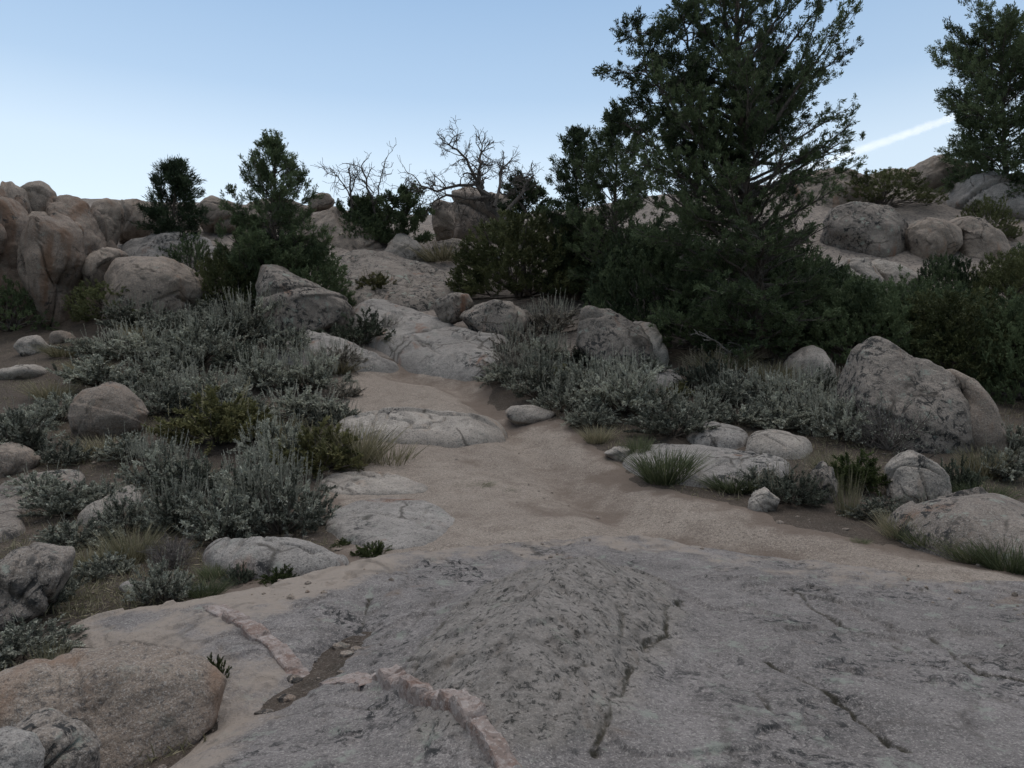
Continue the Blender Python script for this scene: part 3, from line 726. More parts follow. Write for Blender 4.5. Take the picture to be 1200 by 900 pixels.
rock([(-70,810),(-10,786),(60,778),(180,776),(220,790),(247,815),(240,850),(205,884),(160,897),(130,890),(80,852),(0,840),(-70,850)], 'large flat topped boulder with brown undercut front, bottom left', 'tan', 3.62, .5, .45, .05, sq=3.6, facets=3, sub=6, groove=.04, group=G6)
rock([(-30,850),(0,836),(40,838),(80,855),(104,882),(106,920),(60,950),(-30,940)], 'rounded grey boulder in front of the large flat topped one', 'lichen', 3.1, .8, .1, .04, sub=6, group=G6)
rock([(-60,880),(-10,862),(22,872),(37,895),(40,940),(-60,950)], 'pale boulder cut off by the bottom left corner', 'grey', 2.8, .9, .1, .04, sub=6, group=G6)

# --- quartz veins standing out of the bedrock
def vein(pts, width, label, lift, blocks, seed):
    rng = np.random.default_rng(seed)
    g = ground_poly(pts); L = np.concatenate([[0], np.cumsum(np.linalg.norm(np.diff(g, axis=0), axis=1))]); T_ = L[-1]
    n, m = 200, 19; sv = np.linspace(0, T_, n); u = np.linspace(-1, 1, m)
    cx, cyv = np.interp(sv, L, g[:, 0]), np.interp(sv, L, g[:, 1])
    k = np.hanning(31); k /= k.sum()
    pad = lambda v: np.convolve(np.concatenate([v[0] + (v[0] - v[1:16])[::-1], v, v[-1] + (v[-1] - v[-16:-1])[::-1]]), k, 'valid')
    cx, cyv = pad(cx), pad(cyv)
    tx, ty = np.gradient(cx), np.gradient(cyv); q = np.hypot(tx, ty); tx, ty = tx / q, ty / q
    cuts = np.sort(rng.uniform(.05, .95, blocks - 1)) * T_; blk = np.searchsorted(cuts, sv)
    bw, bh, bo = rng.uniform(.8, 1.15, blocks)[blk], rng.uniform(.6, 1.25, blocks)[blk], rng.normal(0, .06, blocks)[blk]
    z0 = np.zeros(n); sl_ = rng.normal(0, .5, (2, blocks))
    nz1 = fbm2(sv, z0, 9, 4, seed); w = width * .5 * bw * (1 + .18 * nz1)
    notch = np.ones(n)
    for c in cuts: notch = np.minimum(notch, 1 - .75 * np.exp(-((sv - c + .0) / .010) ** 2))
    ends = sstep(0, .10, sv) * sstep(0, .10, T_ - sv)
    off = (u[None] + bo[:, None]) * w[:, None]
    X = cx[:, None] - ty[:, None] * off; Yv = cyv[:, None] + tx[:, None] * off
    prof = np.clip(3.2 * (1 - np.abs(u) ** 1.7), -.1, 1)[None] * (1 + .8 * fbm2(X.ravel(), Yv.ravel(), 11, 4, seed + 1)).reshape(X.shape)
    prof = prof * (1 + sl_[0][blk][:, None] * u[None] * .5)
    zb = np.maximum(bed_z(cx, cyv)[0], gh(cx, cyv)); zb = pad(zb)
    Z = zb[:, None] + lift * (bh * notch * ends)[:, None] * prof - .10 * (np.abs(u) > .93)[None]
    c = np.array([X.mean(), Yv.mean(), Z.mean()])
    return tag(obj('quartz_vein', grid_mesh('quartz_vein', X - c[0], Yv - c[1], Z - c[2], M['quartz'], None, None, False), None, c), label, 'rock vein')
vein([(445,808),(480,832),(515,858),(548,884),(600,930)], .125, 'raised pink quartz vein across the bedrock at the bottom of the photo', .042, 9, 3)
vein([(388,797),(412,806),(436,818)], .17, 'low reddish broken vein end left of the raised quartz vein', .02, 4, 8)
vein([(242,722),(280,748),(318,772),(352,795)], .14, 'flat pink quartz vein running diagonally near the left slope', .025, 12, 5)

# loose stones and gravel on the soil: far too many to count
def gravel():
    rng = np.random.default_rng(4); V0, T0 = ico(1); Vs, Ts, n = [], [], 0
    for k in range(1500):
        if rng.random() < .6: px, py = rng.uniform(-20, 420), 420 + 380 * rng.random() ** .8
        else: px, py = rng.uniform(560, 1230), rng.uniform(470, 690)
        Y = 1.6 * F / max(py - 450, 60) * rng.uniform(.7, 1.1) if py > 520 else rng.uniform(8, 19)
        x, y = (px - 600) * Y / F, Y
        s = .006 + .045 * rng.random() ** 6
        q = V0 * s * np.array([1.2, 1, .7]) * rng.uniform(.7, 1.3, 3) * (1 + .3 * vnoise(V0 * 1.5 + k))[:, None]
        Vs.append(q + np.array([x, y, 0])); Ts.append(T0 + n); n += len(V0)
    V = np.concatenate(Vs); m = len(V0); base = V.reshape(-1, m, 3).mean(1)
    V[:, 2] += np.repeat(gh(base[:, 0], base[:, 1]), m) + .004
    tag(obj('gravel', mesh_from('gravel', V, None, np.concatenate(Ts), False, None, M['tan'])), 'loose gravel and pebbles strewn over the dry soil', 'gravel', kind='stuff')
gravel()
def grit():
    rng = np.random.default_rng(14); V0, T0 = ico(1); n = 7500
    Yg = np.exp(rng.uniform(math.log(3.2), math.log(15), n)); x = rng.uniform(-.45, .85, n) * Yg
    k = ((sdist(x, Yg, tpl) > -.3) & (sdist(x, Yg, DOME) < 0)) & (rng.random(n) < .35 + .8 * fbm2(x, Yg, .9, 3, 71)); x, Yg = x[k], Yg[k]; n = len(x)
    wb = x + .12 * fbm2(x, Yg, 1.3, 3, 33)
    s_ = .0045 + .026 * rng.random(n) ** 6
    zt_ = np.maximum(gh(x, Yg) + np.clip((sdist(x, Yg, tpl) + .30 * fbm2(x, Yg, 2.2, 4, 31)) * .09, -.06, .05) - .02, np.where(sdist(x, Yg, bpl) > .1, bed_z(x, Yg)[0], -9))
    q = V0[None] * s_[:, None, None] * rng.uniform(.7, 1.3, (n, 1, 3)) * rng.uniform(.8, 1.2, (n, len(V0), 1)) + np.stack([x, Yg, zt_], 1)[:, None]
    T = (T0[None] + (np.arange(n) * len(V0))[:, None, None]).reshape(-1, 3)
    tag(obj('grit', mesh_from('grit', q.reshape(-1, 3), None, T, False, None, M['tan'])), 'coarse granite grit scattered on the sandy trail', 'grit', kind='stuff')
grit()

# ------------------------------------------------------------------ plants
def dome_dirs(n, rng, zmin=.05, zmax=1.0):
    z = rng.uniform(zmin, zmax, n); a = rng.uniform(0, 2 * np.pi, n)
    r = np.sqrt(1 - z * z); return np.stack([r * np.cos(a), r * np.sin(a), z], 1)

def join2(a, b, name, ma, mb):
    """one mesh of two accumulators, each with its material"""
    na = sum(len(q) for q in a.Q); c = Acc(); off = 0
    for acc in (a, b):
        for V, Q, t in zip(acc.V, acc.Q, acc.T): c.V.append(V); c.Q.append(Q + off); c.T.append(t)
        off += acc.n
    me = c.mesh(name, ma); me.materials.append(mb)
    mi = np.zeros(len(me.polygons), np.int32); mi[na:] = 1; me.polygons.foreach_set('material_index', mi)
    return me

def sage_meshes(seed, mleaf, mstalk, stalks=46, dens=1.0, spread=1.0, leafL=.042, bare=False):
    """a bush one metre across and about 0.7 m high; three meshes: branches, leaves, seed stalks"""
    rng = np.random.default_rng(seed)
    wood, lf, st = Acc(), Acc(), Acc()
    n = 42
    D = dome_dirs(n, rng, .06, 1.0)
    for d in D:
        L = rng.uniform(.40, .60) * (1 - .12 * d[2])
        tip = d * np.array([.92, .92, .95]) * L + np.array([0, 0, .06])
        t = np.linspace(0, 1, 5)[:, None]
        mid = np.array([d[0], d[1], .2]) * L * .35
        pts = (1 - t) ** 2 * 0 + 2 * t * (1 - t) * mid + t * t * tip + rng.normal(0, .012, (5, 3)) * t
        pts[0] = rng.normal(0, .02, 3) * np.array([1, 1, 0])
        tube(wood, pts, np.linspace(.013, .004, 5), 4)
        nb = 9 if bare else 7
        if rng.random() < .08: nb = 3
        for k in range(nb):
            s = rng.uniform(.45, 1.0); i = s * 4; i0 = min(int(i), 3)
            b = pts[i0] + (pts[i0 + 1] - pts[i0]) * (i - i0)
            dr = norm(d * .8 + rng.normal(0, .45, 3) + np.array([0, 0, .30]))
            l2 = rng.uniform(.10, .20)
            e = b + dr * l2
            tube(wood, [b, b + dr * l2 * .5 + rng.normal(0, .008, 3), e], [.004, .003, .0015], 3)
            m = int((6 if bare else 54) * dens)
            if m == 0: continue
            tt = rng.uniform(.15, 1.05, m)[:, None]
            bb = b + dr * l2 * tt
            dd = dr * .9 + rng.normal(0, .55, (m, 3)) + np.array([0, 0, .25])
            leaves(lf, bb, dd, leafL * rng.uniform(.6, 1.3, m), .0145 * rng.uniform(.7, 1.3, m), rng, np.clip(rng.normal(.45, .24) + rng.normal(0, .14, m), 0, 1), .62)
    for d in dome_dirs(stalks, rng, .35, 1.0):
        b = d * np.array([.46, .46, .50]) * rng.uniform(.85, 1.05) + np.array([0, 0, .08])
        dr = norm(np.array([d[0] * .25, d[1] * .25, 1]) + rng.normal(0, .10, 3)); L = rng.uniform(.12, .32)
        p = [b, b + dr * L * .5 + rng.normal(0, .004, 3), b + dr * L]
        tube(st, p, [.0035, .003, .0015], 3, .5)
        m = 22; tt = rng.uniform(.1, 1, m)[:, None]
        leaves(st, b + dr * L * tt, dr + rng.normal(0, .35, (m, 3)), .024 * rng.uniform(.6, 1.2, m), .008, rng, np.clip(rng.normal(.55, .2) + rng.normal(0, .1, m), 0, 1))
    return [('branches', wood.mesh('sage_branches', M['wood'])), ('foliage', join2(lf, st, 'sage_foliage', M[mleaf], M[mstalk]))]

def grass_meshes(seed, mat, n=240, h=1.0, spread=.35, wid=.012, droop=.35):
    rng = np.random.default_rng(seed); a = Acc()
    for k in range(n):
        r = .22 * math.sqrt(rng.random()); th = rng.uniform(0, 6.283)
        b = np.array([r * math.cos(th), r * math.sin(th), 0])
        d = norm(np.array([math.cos(th) * spread * rng.random() * 2, math.sin(th) * spread * rng.random() * 2, 1]) + rng.normal(0, .12, 3))
        L = h * rng.uniform(.45, 1.0); dr = np.array([d[0], d[1], -.25]) * droop
        p = [b, b + d * L * .4, b + d * L * .75 + dr * L * .12, b + d * L + dr * L * .35]
        s = norm(np.cross(d, rng.normal(size=3))) * wid
        V = np.concatenate([np.array(p) - s * np.array([1, .8, .5, .1])[:, None], np.array(p) + s * np.array([1, .8, .5, .1])[:, None]])
        a.add(V, [[0, 1, 5, 4], [1, 2, 6, 5], [2, 3, 7, 6]], np.clip(rng.normal(.5, .22), 0, 1))
    return [('blades', a.mesh('grass_blades', M[mat]))]

def twig_meshes(seed, mleaf, n=40, leafy=0):
    """a bush of bare grey twigs"""
    rng = np.random.default_rng(seed); a, lf = Acc(), Acc()
    for d in dome_dirs(n, rng, .15, 1):
        L = rng.uniform(.4, .6); q = np.zeros(3); pts = [q]
        dd = d.copy()
        for k in range(4):
            dd = norm(dd + rng.normal(0, .22, 3) + np.array([0, 0, .08])); q = q + dd * L / 4; pts.append(q)
        tube(a, pts, np.linspace(.010, .003, 5), 4, rng.random())
        for k in range(11):
            i = rng.integers(1, 4); b = pts[i] + (pts[i + 1] - pts[i]) * rng.random()
            e = norm(d + rng.normal(0, .6, 3) + np.array([0, 0, .3])); l2 = rng.uniform(.1, .26)
            m = b + e * l2 * .5 + rng.normal(0, .012, 3); tip = b + e * l2 + np.array([0, 0, .02])
            tube(a, [b, m, tip], [.0042, .0032, .0018], 3, rng.random())
            for j in range(3):
                e2 = norm(e + rng.normal(0, .6, 3)); tube(a, [m, m + e2 * rng.uniform(.05, .12)], [.0026, .0014], 3, rng.random())
            if leafy:
                B = m + (tip - m) * rng.random((leafy, 1)); leaves(lf, B, e + rng.normal(0, .5, (leafy, 3)), .035, .012, rng, rng.uniform(.2, .9))
    out = [('branches', a.mesh('twigs', M['twig']))]
    if leafy: out.append(('foliage', lf.mesh('twig_leaves', M[mleaf])))
    return out

PLANTN = [0]
def place(parts, name, cat, label, group, px, py, w, h, unit=(1.0, .75), Y=None, sink=.03):
    """put a bush of the given pixel width and height with its foot at a photo pixel"""
    PLANTN[0] += 1
    if Y is None: x, Y = hit(px, py)
    else: x = (px - 600) * Y / F
    sx = w * Y / F / unit[0]; sz = h * Y / F / unit[1]
    Yc = Y + .25 * w * Y / F; xc = (px - 600) * Yc / F
    root = empty(name, (xc, Yc, gz(xc, Yc) - sink))
    # a row further back stands a little higher, so it keeps its height in view
    root.scale = (sx, sx, sz); root.rotation_euler = (0, 0, PLANTN[0] * 2.399)
    tag(root, label, cat, group)
    for nm, me in parts: obj(nm, me, root)
    return root

SG = [sage_meshes(11 + k, 'sage', 'stalk', stalks=(34, 90, 14, 60, 6)[k]) for k in range(5)]
ST = [sage_meshes(31 + k, 'tanleaf', 'stalk', stalks=60, dens=.75) for k in range(2)]
RB = [sage_meshes(41 + k, 'rabbit', 'grass', stalks=14, dens=1.1, leafL=.05) for k in range(2)]
TW = [twig_meshes(51, 'sage'), twig_meshes(52, 'sage', 34, 5)]
GR = [grass_meshes(61, 'grass', 420, 1, .28, .0055), grass_meshes(62, 'ggrass', 600, 1, .28, .0055), grass_meshes(63, 'grass', 120, 1, .2, .006, .1)]

GL, GRt = 'sagebrush on the left slope', 'sagebrush on the right bank of the trail'
SD = [sage_meshes(81 + k, 'darksage', 'tanstalk', stalks=(10, 50)[k], dens=.8) for k in range(2)]
def sage(px, py, w, h, v, label, group=GL, fam=None, Y=None):
    if fam is None and 'pale' not in label and 'bright' not in label:
        r = (PLANTN[0] * 7) % 8
        if r == 1: fam, v = SD, v % 2
        if r == 3 and 'blu' not in label and 'green' not in label: fam, v = ST, v % 2
    return place((fam or SG)[v], 'sagebrush', 'sagebrush', label, group, px, py, w * 1.24, h * (.92 + .26 * ((PLANTN[0] * .618) % 1)), (1.08, .70), Y)

# --- sagebrush, left slope (pixel of foot, width, height)
sage(268,376,64,32,0,'dark rounded sagebrush between the broad boulder and the lichened ridge')
sage(296,408,88,54,1,'large grey sagebrush highest in the thicket, against the lichened boulder ridge')
sage(228,388,50,28,2,'low grey sagebrush at the foot of the broad rounded boulder')
sage(160,396,78,36,3,'wide sagebrush at the upper left of the thicket, before the dark cliff foot bush')
sage(200,408,70,40,0,'grey sagebrush in the upper middle of the thicket')
sage(165,430,92,46,1,'broad pale sagebrush left of the middle of the thicket')
sage(238,432,90,58,0,'tall grey sagebrush in the very middle of the thicket')
sage(285,440,66,42,2,'sagebrush between the tall middle one and the long grey slab')
sage(114,460,80,40,4,'bluish green sagebrush just above the egg shaped boulder')
sage(178,464,76,42,0,'sagebrush touching the right side of the egg shaped boulder')
sage(242,486,90,56,1,'grey sagebrush with many seed stalks above the yellow green rabbitbrush')
sage(310,464,72,48,3,'sagebrush right of the thicket middle, below the long grey slab')
sage(360,462,80,52,1,'rightmost tall sagebrush of the thicket, at the left edge of the trail head')
sage(402,470,42,26,2,'small sagebrush spilling onto the sandy trail head')
sage(72,498,58,40,4,'dark sagebrush left of the egg shaped boulder')
sage(352,500,100,42,3,'long pale sagebrush left of the uppermost domed slab')
sage(18,545,92,62,4,'bluish green sagebrush at the left edge, in front of the low rounded boulder')
sage(76,548,54,32,0,'small sagebrush below the egg shaped boulder at left')
sage(188,578,80,68,1,'upright sagebrush with tall stalks left of the yellow green rabbitbrush')
sage(212,628,84,62,3,'dark sagebrush left of the big bright foreground sagebrush')
sage(262,640,96,78,4,'large dark bodied sagebrush above the rough humped slab')
sage(328,632,106,84,1,'largest bright sagebrush with pale seed stalks, beside the smooth bluish slab')
sage(84,610,82,48,4,'green grey sagebrush left of the tilted pale slab')
sage(92,645,78,40,4,'low bluish sagebrush below the tilted pale slab')
sage(190,712,66,54,2,'bluish green sprawling sagebrush on bare soil left of the quartz vein')
sage(42,722,86,64,4,'grey green sagebrush overlapping the sloping lichened boulder')
sage(25,782,110,56,4,'sagebrush behind the large flat topped boulder at bottom left')
sage(130,600,60,36,2,'small sagebrush right behind the tilted pale slab')
sage(322,552,84,66,0,'purplish grey sagebrush between the two yellow green rabbitbrushes')
sage(30,508,60,30,2,'low sagebrush at the left edge behind the bluish green one')
sage(340,425,64,40,0,'sagebrush hugging the lower edge of the long grey slab')
sage(120,425,72,36,2,'pale low sagebrush at the left edge of the thicket, right of the dry grass tuft')
sage(268,412,70,42,3,'sagebrush tucked under the left side of the highest large one')
sage(205,448,74,42,1,'pale stalky sagebrush directly below the broad pale one in the thicket')
sage(140,480,60,36,0,'sagebrush half hidden behind the egg shaped boulder on its right')
sage(200,492,72,40,3,'grey sagebrush right of the egg shaped boulder, lower one')
sage(285,500,70,42,2,'sagebrush wedged between the stalky one and the long pale one')
sage(398,440,56,34,3,'sagebrush at the right end of the thicket below the slab tip')
sage(150,545,66,40,4,'bluish sagebrush on the bare slope below the egg shaped boulder')
sage(235,590,84,60,0,'dark sagebrush directly below the wide yellow green rabbitbrush')
sage(300,598,90,64,3,'sagebrush rising behind the largest bright one')
sage(45,590,66,40,4,'bluish sagebrush beside the broken flat ledge')
sage(150,628,64,44,0,'sagebrush right of the low bluish one beneath the tilted slab')
sage(120,680,60,34,4,'low sagebrush on soil above the large flat topped boulder')
sage(395,505,60,36,0,'pale sagebrush overhanging the left end of the domed slab')
# --- right bank
sage(610,430,64,44,1,'tan grey sagebrush at the foot of the dark lichen crusted boulder',GRt,ST and [ST[0],ST[1]])
sage(648,398,62,44,0,'dry pinkish tan sagebrush between the dark boulder and the lichen spotted hump',GRt,ST)
sage(678,432,66,30,1,'sagebrush in front of the left half of the lichen spotted hump',GRt)
sage(590,455,58,26,2,'low greenish sagebrush where the trail bends at the head',GRt)
sage(630,474,72,56,3,'dark bodied sagebrush right above the lone flat whitish stone',GRt)
sage(690,462,60,40,0,'pale sagebrush behind the brightest bush of the right bank',GRt)
sage(732,494,98,66,1,'largest and brightest sagebrush on the right bank, with many stalks',GRt)
sage(694,506,56,42,4,'leafy pale sagebrush on the trail edge below the brightest one',GRt)
sage(788,520,84,44,4,'leafy pale sagebrush spreading over the top of the sloping slab',GRt)
sage(750,448,64,32,0,'grey sagebrush below the flat stone of the lichen spotted hump',GRt)
sage(828,465,64,42,1,'grey sagebrush in front of the bare twigs under the big juniper',GRt)
sage(822,494,56,32,3,'sagebrush behind the flat grey slab stone',GRt)
sage(862,474,64,44,0,'bluish sagebrush under the dark skirt of the big juniper',GRt)
sage(866,502,62,28,4,'low sagebrush behind the flat pale slab stone',GRt)
sage(896,478,54,40,3,'sagebrush left of the pinkish upright boulder',GRt)
sage(936,494,84,60,1,'pale bushy sagebrush covering the foot of the pinkish boulder',GRt)
sage(925,510,70,32,2,'dark low sagebrush above the right end of the flat pale slab',GRt)
sage(985,524,74,60,0,'grey sagebrush between the pinkish and the tallest boulder',GRt)
sage(925,596,74,44,3,'bushy sagebrush beside the small whitish angular stone',GRt)
sage(1188,536,54,40,0,'bluish sagebrush at the right edge past the smooth lobe',GRt)
sage(1030,612,70,34,4,'dark sprawling sagebrush below the small dome boulder',GRt)

sage(640,440,66,42,1,'sagebrush between the dry pinkish tan one and the dark bodied one',GRt)
sage(715,450,60,28,3,'sagebrush at the foot of the hump, behind the brightest bush',GRt)
sage(770,486,66,42,0,'grey sagebrush right of the brightest bush of the right bank',GRt)
sage(600,442,60,34,3,'sagebrush at the upper bend of the trail, right side',GRt)
sage(660,488,64,46,0,'sagebrush left of the brightest bush, above the sandy bank',GRt)
sage(905,500,60,38,4,'leafy sagebrush right behind the flat pale slab stone',GRt)
sage(960,510,74,48,1,'stalky sagebrush between the flat slab stones and the tallest boulder',GRt)
sage(840,480,66,38,2,'sagebrush in the gap under the lowest bare boughs',GRt)
sage(965,480,66,44,3,'dark sagebrush in shade at the right foot of the pinkish boulder',GRt)
sage(890,580,58,34,0,'small sagebrush on the lower edge of the wide sloping slab',GRt)
sage(1175,565,60,40,4,'low dark sagebrush at the right edge above the whaleback rock',GRt)
sage(1080,612,60,30,2,'low sagebrush at the back left of the whaleback rock',GRt)
def shrubby(parts, name, cat, label, group, *a, **k): return place(parts, name, cat, label, group, *a, **k)
GRB = 'yellow green rabbitbrush'
place(RB[0],'rabbitbrush','shrub','wide yellow green rabbitbrush in the middle of the left slope',GRB,255,532,150,80,(1.1,.75))
place(RB[1],'rabbitbrush','shrub','yellow green rabbitbrush behind the domed trailside slab',GRB,372,562,124,74,(1.1,.75))
place(RB[1],'rabbitbrush','shrub','low yellowish rabbitbrush against the brightest right bank sagebrush',GRB,664,458,60,32,(1.1,.75))
place(RB[0],'rabbitbrush','shrub','small yellow green cushion shrub under the flat stone of the lichen spotted hump',GRB,796,470,44,24,(1.1,.75))
place(RB[0],'rabbitbrush','shrub','yellowish shrub among the rubbly granite slope below the skyline',GRB,442,352,64,32,(1.1,.75))
place(RB[1],'rabbitbrush','shrub','small orange brown shrub beneath the small skyline junipers',GRB,438,276,34,16,(1.1,.75))
place(TW[0],'bare_shrub','shrub','leafless purplish grey twig bush left of the rough humped slab','bare grey twig bushes',200,668,72,48,(1.1,.7))
place(TW[1],'bare_shrub','shrub','large purplish grey twig bush in front of the tallest boulder','bare grey twig bushes',1040,535,100,78,(1.1,.7))
place(TW[1],'bare_shrub','shrub','grey twig bush on the long grey slab above the trail head','bare grey twig bushes',455,398,54,30,(1.1,.7))
CU = [sage_meshes(71,'currant','stalk',0,1.1,leafL=.05), sage_meshes(72,'olive','stalk',6,.9)]
place(CU[0],'currant_bush','shrub','bright green leafy currant bush left of the small dome boulder',None,998,580,92,58,(1.12,.75))
place(CU[1],'olive_shrub','shrub','dark green grey shrub on the soil below the smooth lobe',None,1120,582,66,50,(1.12,.75))
place(CU[1],'olive_shrub','shrub','grey green shrub in the hollow between two lichened slabs',None,425,410,92,48,(1.12,.75))
place(CU[0],'low_shrub','shrub','small dark brown green shrub at the front of the rough humped slab',None,328,688,52,30,(1.12,.75))
place(CU[1],'low_shrub','shrub','small green grey shrub left of the rough humped slab front',None,280,684,46,28,(1.12,.75))
place(CU[0],'low_shrub','shrub','little green tuft shrub in front of the smooth bluish slab',None,438,656,52,28,(1.12,.75))
place(CU[0],'low_shrub','shrub','tiny green weed left of the tuft by the smooth bluish slab',None,402,641,30,14,(1.12,.75))
place(CU[0],'low_shrub','shrub','dark plant growing in the crevice beside the large flat topped boulder',None,252,838,40,58,(1.12,.75),Y=4.3)

GGR = 'grass clumps beside the trail'
def tuft(v,px,py,w,h,label): return place(GR[v],'grass_clump','grass clump',label,GGR,px,py,w,h,(.62,.95))
tuft(1,780,568,62,46,'thick green and straw grass clump standing in front of the sloping slab')
tuft(1,748,540,26,34,'small grass clump behind the small flat stone')
tuft(1,860,578,58,24,'low dark green grass along the lower edge of the sloping slab')
tuft(0,1056,634,46,40,'pale dry grass at the left end of the whaleback rock')
tuft(1,1090,646,54,34,'dark grass at the lower edge of the whaleback rock')
tuft(1,1140,660,60,34,'dark grass right of centre along the whaleback rock')
tuft(1,1185,672,66,44,'dark grass where the whaleback rock meets the right edge')
tuft(2,992,606,30,64,'few tall thin dry stalks below the bright green currant bush')
tuft(0,415,548,72,56,'pale dry grass stalks in front of the domed trailside slab')
tuft(2,458,548,60,34,'thin dry stalks on the sand right of the pale dry grass')
tuft(0,155,660,54,48,'yellow grey grass clump left of the bare purplish twigs')
tuft(1,557,572,30,9,'tiny green weed alone in the middle of the trail')
tuft(1,588,577,20,7,'tiny weed just right of the lone trail weed')
tuft(0,475,413,34,20,'sparse dry grass on the bend of the long grey slab')
tuft(0,520,310,60,22,'pale grass patch in the gap below the skyline tower')
tuft(2,60,786,44,44,'few upright stalks rising behind the large flat topped boulder')
tuft(1,775,752,24,20,'brownish tuft in the crack on the right of the bedrock dome')
tuft(0,1196,768,26,28,'orange brown tuft at the right edge of the bedrock')
tuft(1,1008,638,16,10,'tiny weed on the sand below the whaleback rock')
tuft(1,590,706,22,7,'tiny tuft on top of the bedrock dome')
tuft(0,400,440,40,18,'short dry grass at the top left edge of the trail')
tuft(1,250,678,30,20,'small green tuft at the left end of the rough humped slab')
tuft(0,1115,630,40,30,'straw grass on top of the low whaleback rock')
tuft(1,1150,596,50,34,'grass at the back of the low whaleback rock')
tuft(0,75,420,40,18,'short dry grass tuft near the angular pale stone')
tuft(0,100,440,44,18,'thin dry grass on bare soil above the bluish sagebrush')

tuft(0,60,470,44,26,'straw grass between the left edge sagebrush and the egg shaped boulder')
tuft(0,215,520,44,34,'dry yellow grass at the left end of the wide yellow green rabbitbrush')
tuft(0,120,535,50,26,'dry grass on the bare slope under the egg shaped boulder')
tuft(0,110,665,50,30,'dry grass beside the sloping lichened boulder')
tuft(0,385,430,40,24,'straw grass where the thicket meets the long grey slab')
tuft(0,320,520,44,34,'yellow grass stalks between the two yellow green rabbitbrushes')
tuft(1,240,700,40,24,'green grass at the upper end of the flat quartz vein')
tuft(0,700,520,34,24,'straw grass at the sandy bank below the leafy pale sagebrush')
tuft(0,975,560,40,34,'straw grass between the upright lichened stone and the currant bush')
tuft(0,1150,560,44,40,'dry grass at the foot of the smooth lobe')
tuft(0,845,440,60,30,'dry grass in shade in front of the fallen grey boughs')
tuft(0,905,455,46,34,'dry grass left of the pinkish boulder under the juniper')
tuft(0,170,405,44,26,'dry grass at the upper left margin of the thicket')
# short dry grass, litter and dead twigs on the soil
def litter():
    rng = np.random.default_rng(8); a = Acc(); n = 32000
    left = rng.random(n) < .62
    py = np.where(left, rng.uniform(385, 800, n), rng.uniform(430, 680, n))
    px = np.where(left, rng.uniform(-260, 430, n), rng.uniform(620, 1450, n))
    Yg = np.where(py > 560, 1.6 * F / np.maximum(py - 450, 50), 18 - (py - 385) * .045) * rng.uniform(.85, 1.1, n)
    x, y = (px - 600) * Yg / F, Yg
    cl = fbm2(x, y, .8, 3, 77); bare = (sdist(x, y, tpl) < -.1) & (sdist(x, y, bpl) < -.05)
    k = bare & (cl + rng.uniform(-.3, .3, n) > 0); x, y = x[k], y[k]; n = len(x)
    B = np.stack([x, y, gh(x, y) + .004], 1)
    for r in range(5):
        flat = rng.random(n) < .45
        D = rng.normal(0, .55, (n, 3)) + np.array([0, 0, 1]); D[flat] = rng.normal(0, 1, (flat.sum(), 3)) * np.array([1, 1, .12])
        leaves(a, B + rng.normal(0, .05, (n, 3)) * np.array([1, 1, 0]), D, rng.uniform(.03, .13, n), .008, rng, rng.uniform(0, 1, n) ** 1.5, .3)
    tag(obj('ground_litter', a.mesh('litter', M['grass'])), 'short dry grass and plant litter over the soil', 'litter', kind='stuff')
litter()

# ------------------------------------------------------------------ trees and tall shrubs
def sprigs(acc, B, D, rng, per, L, Wd, spread, tint, back=.5):
    n = len(B)
    Br = np.repeat(B, per, 0); Dr = np.repeat(norm(D), per, 0); t = np.repeat(np.broadcast_to(tint, (n,)), per)
    m = n * per
    Br = Br + Dr * (rng.uniform(-back, .35, m) * L * 2)[:, None] + rng.normal(0, L * .22, (m, 3))
    leaves(acc, Br, Dr + rng.normal(0, spread, (m, 3)), L * rng.uniform(.6, 1.3, m), Wd * rng.uniform(.7, 1.3, m), rng, np.clip(t + rng.normal(0, .12, m), 0, 1), .55)

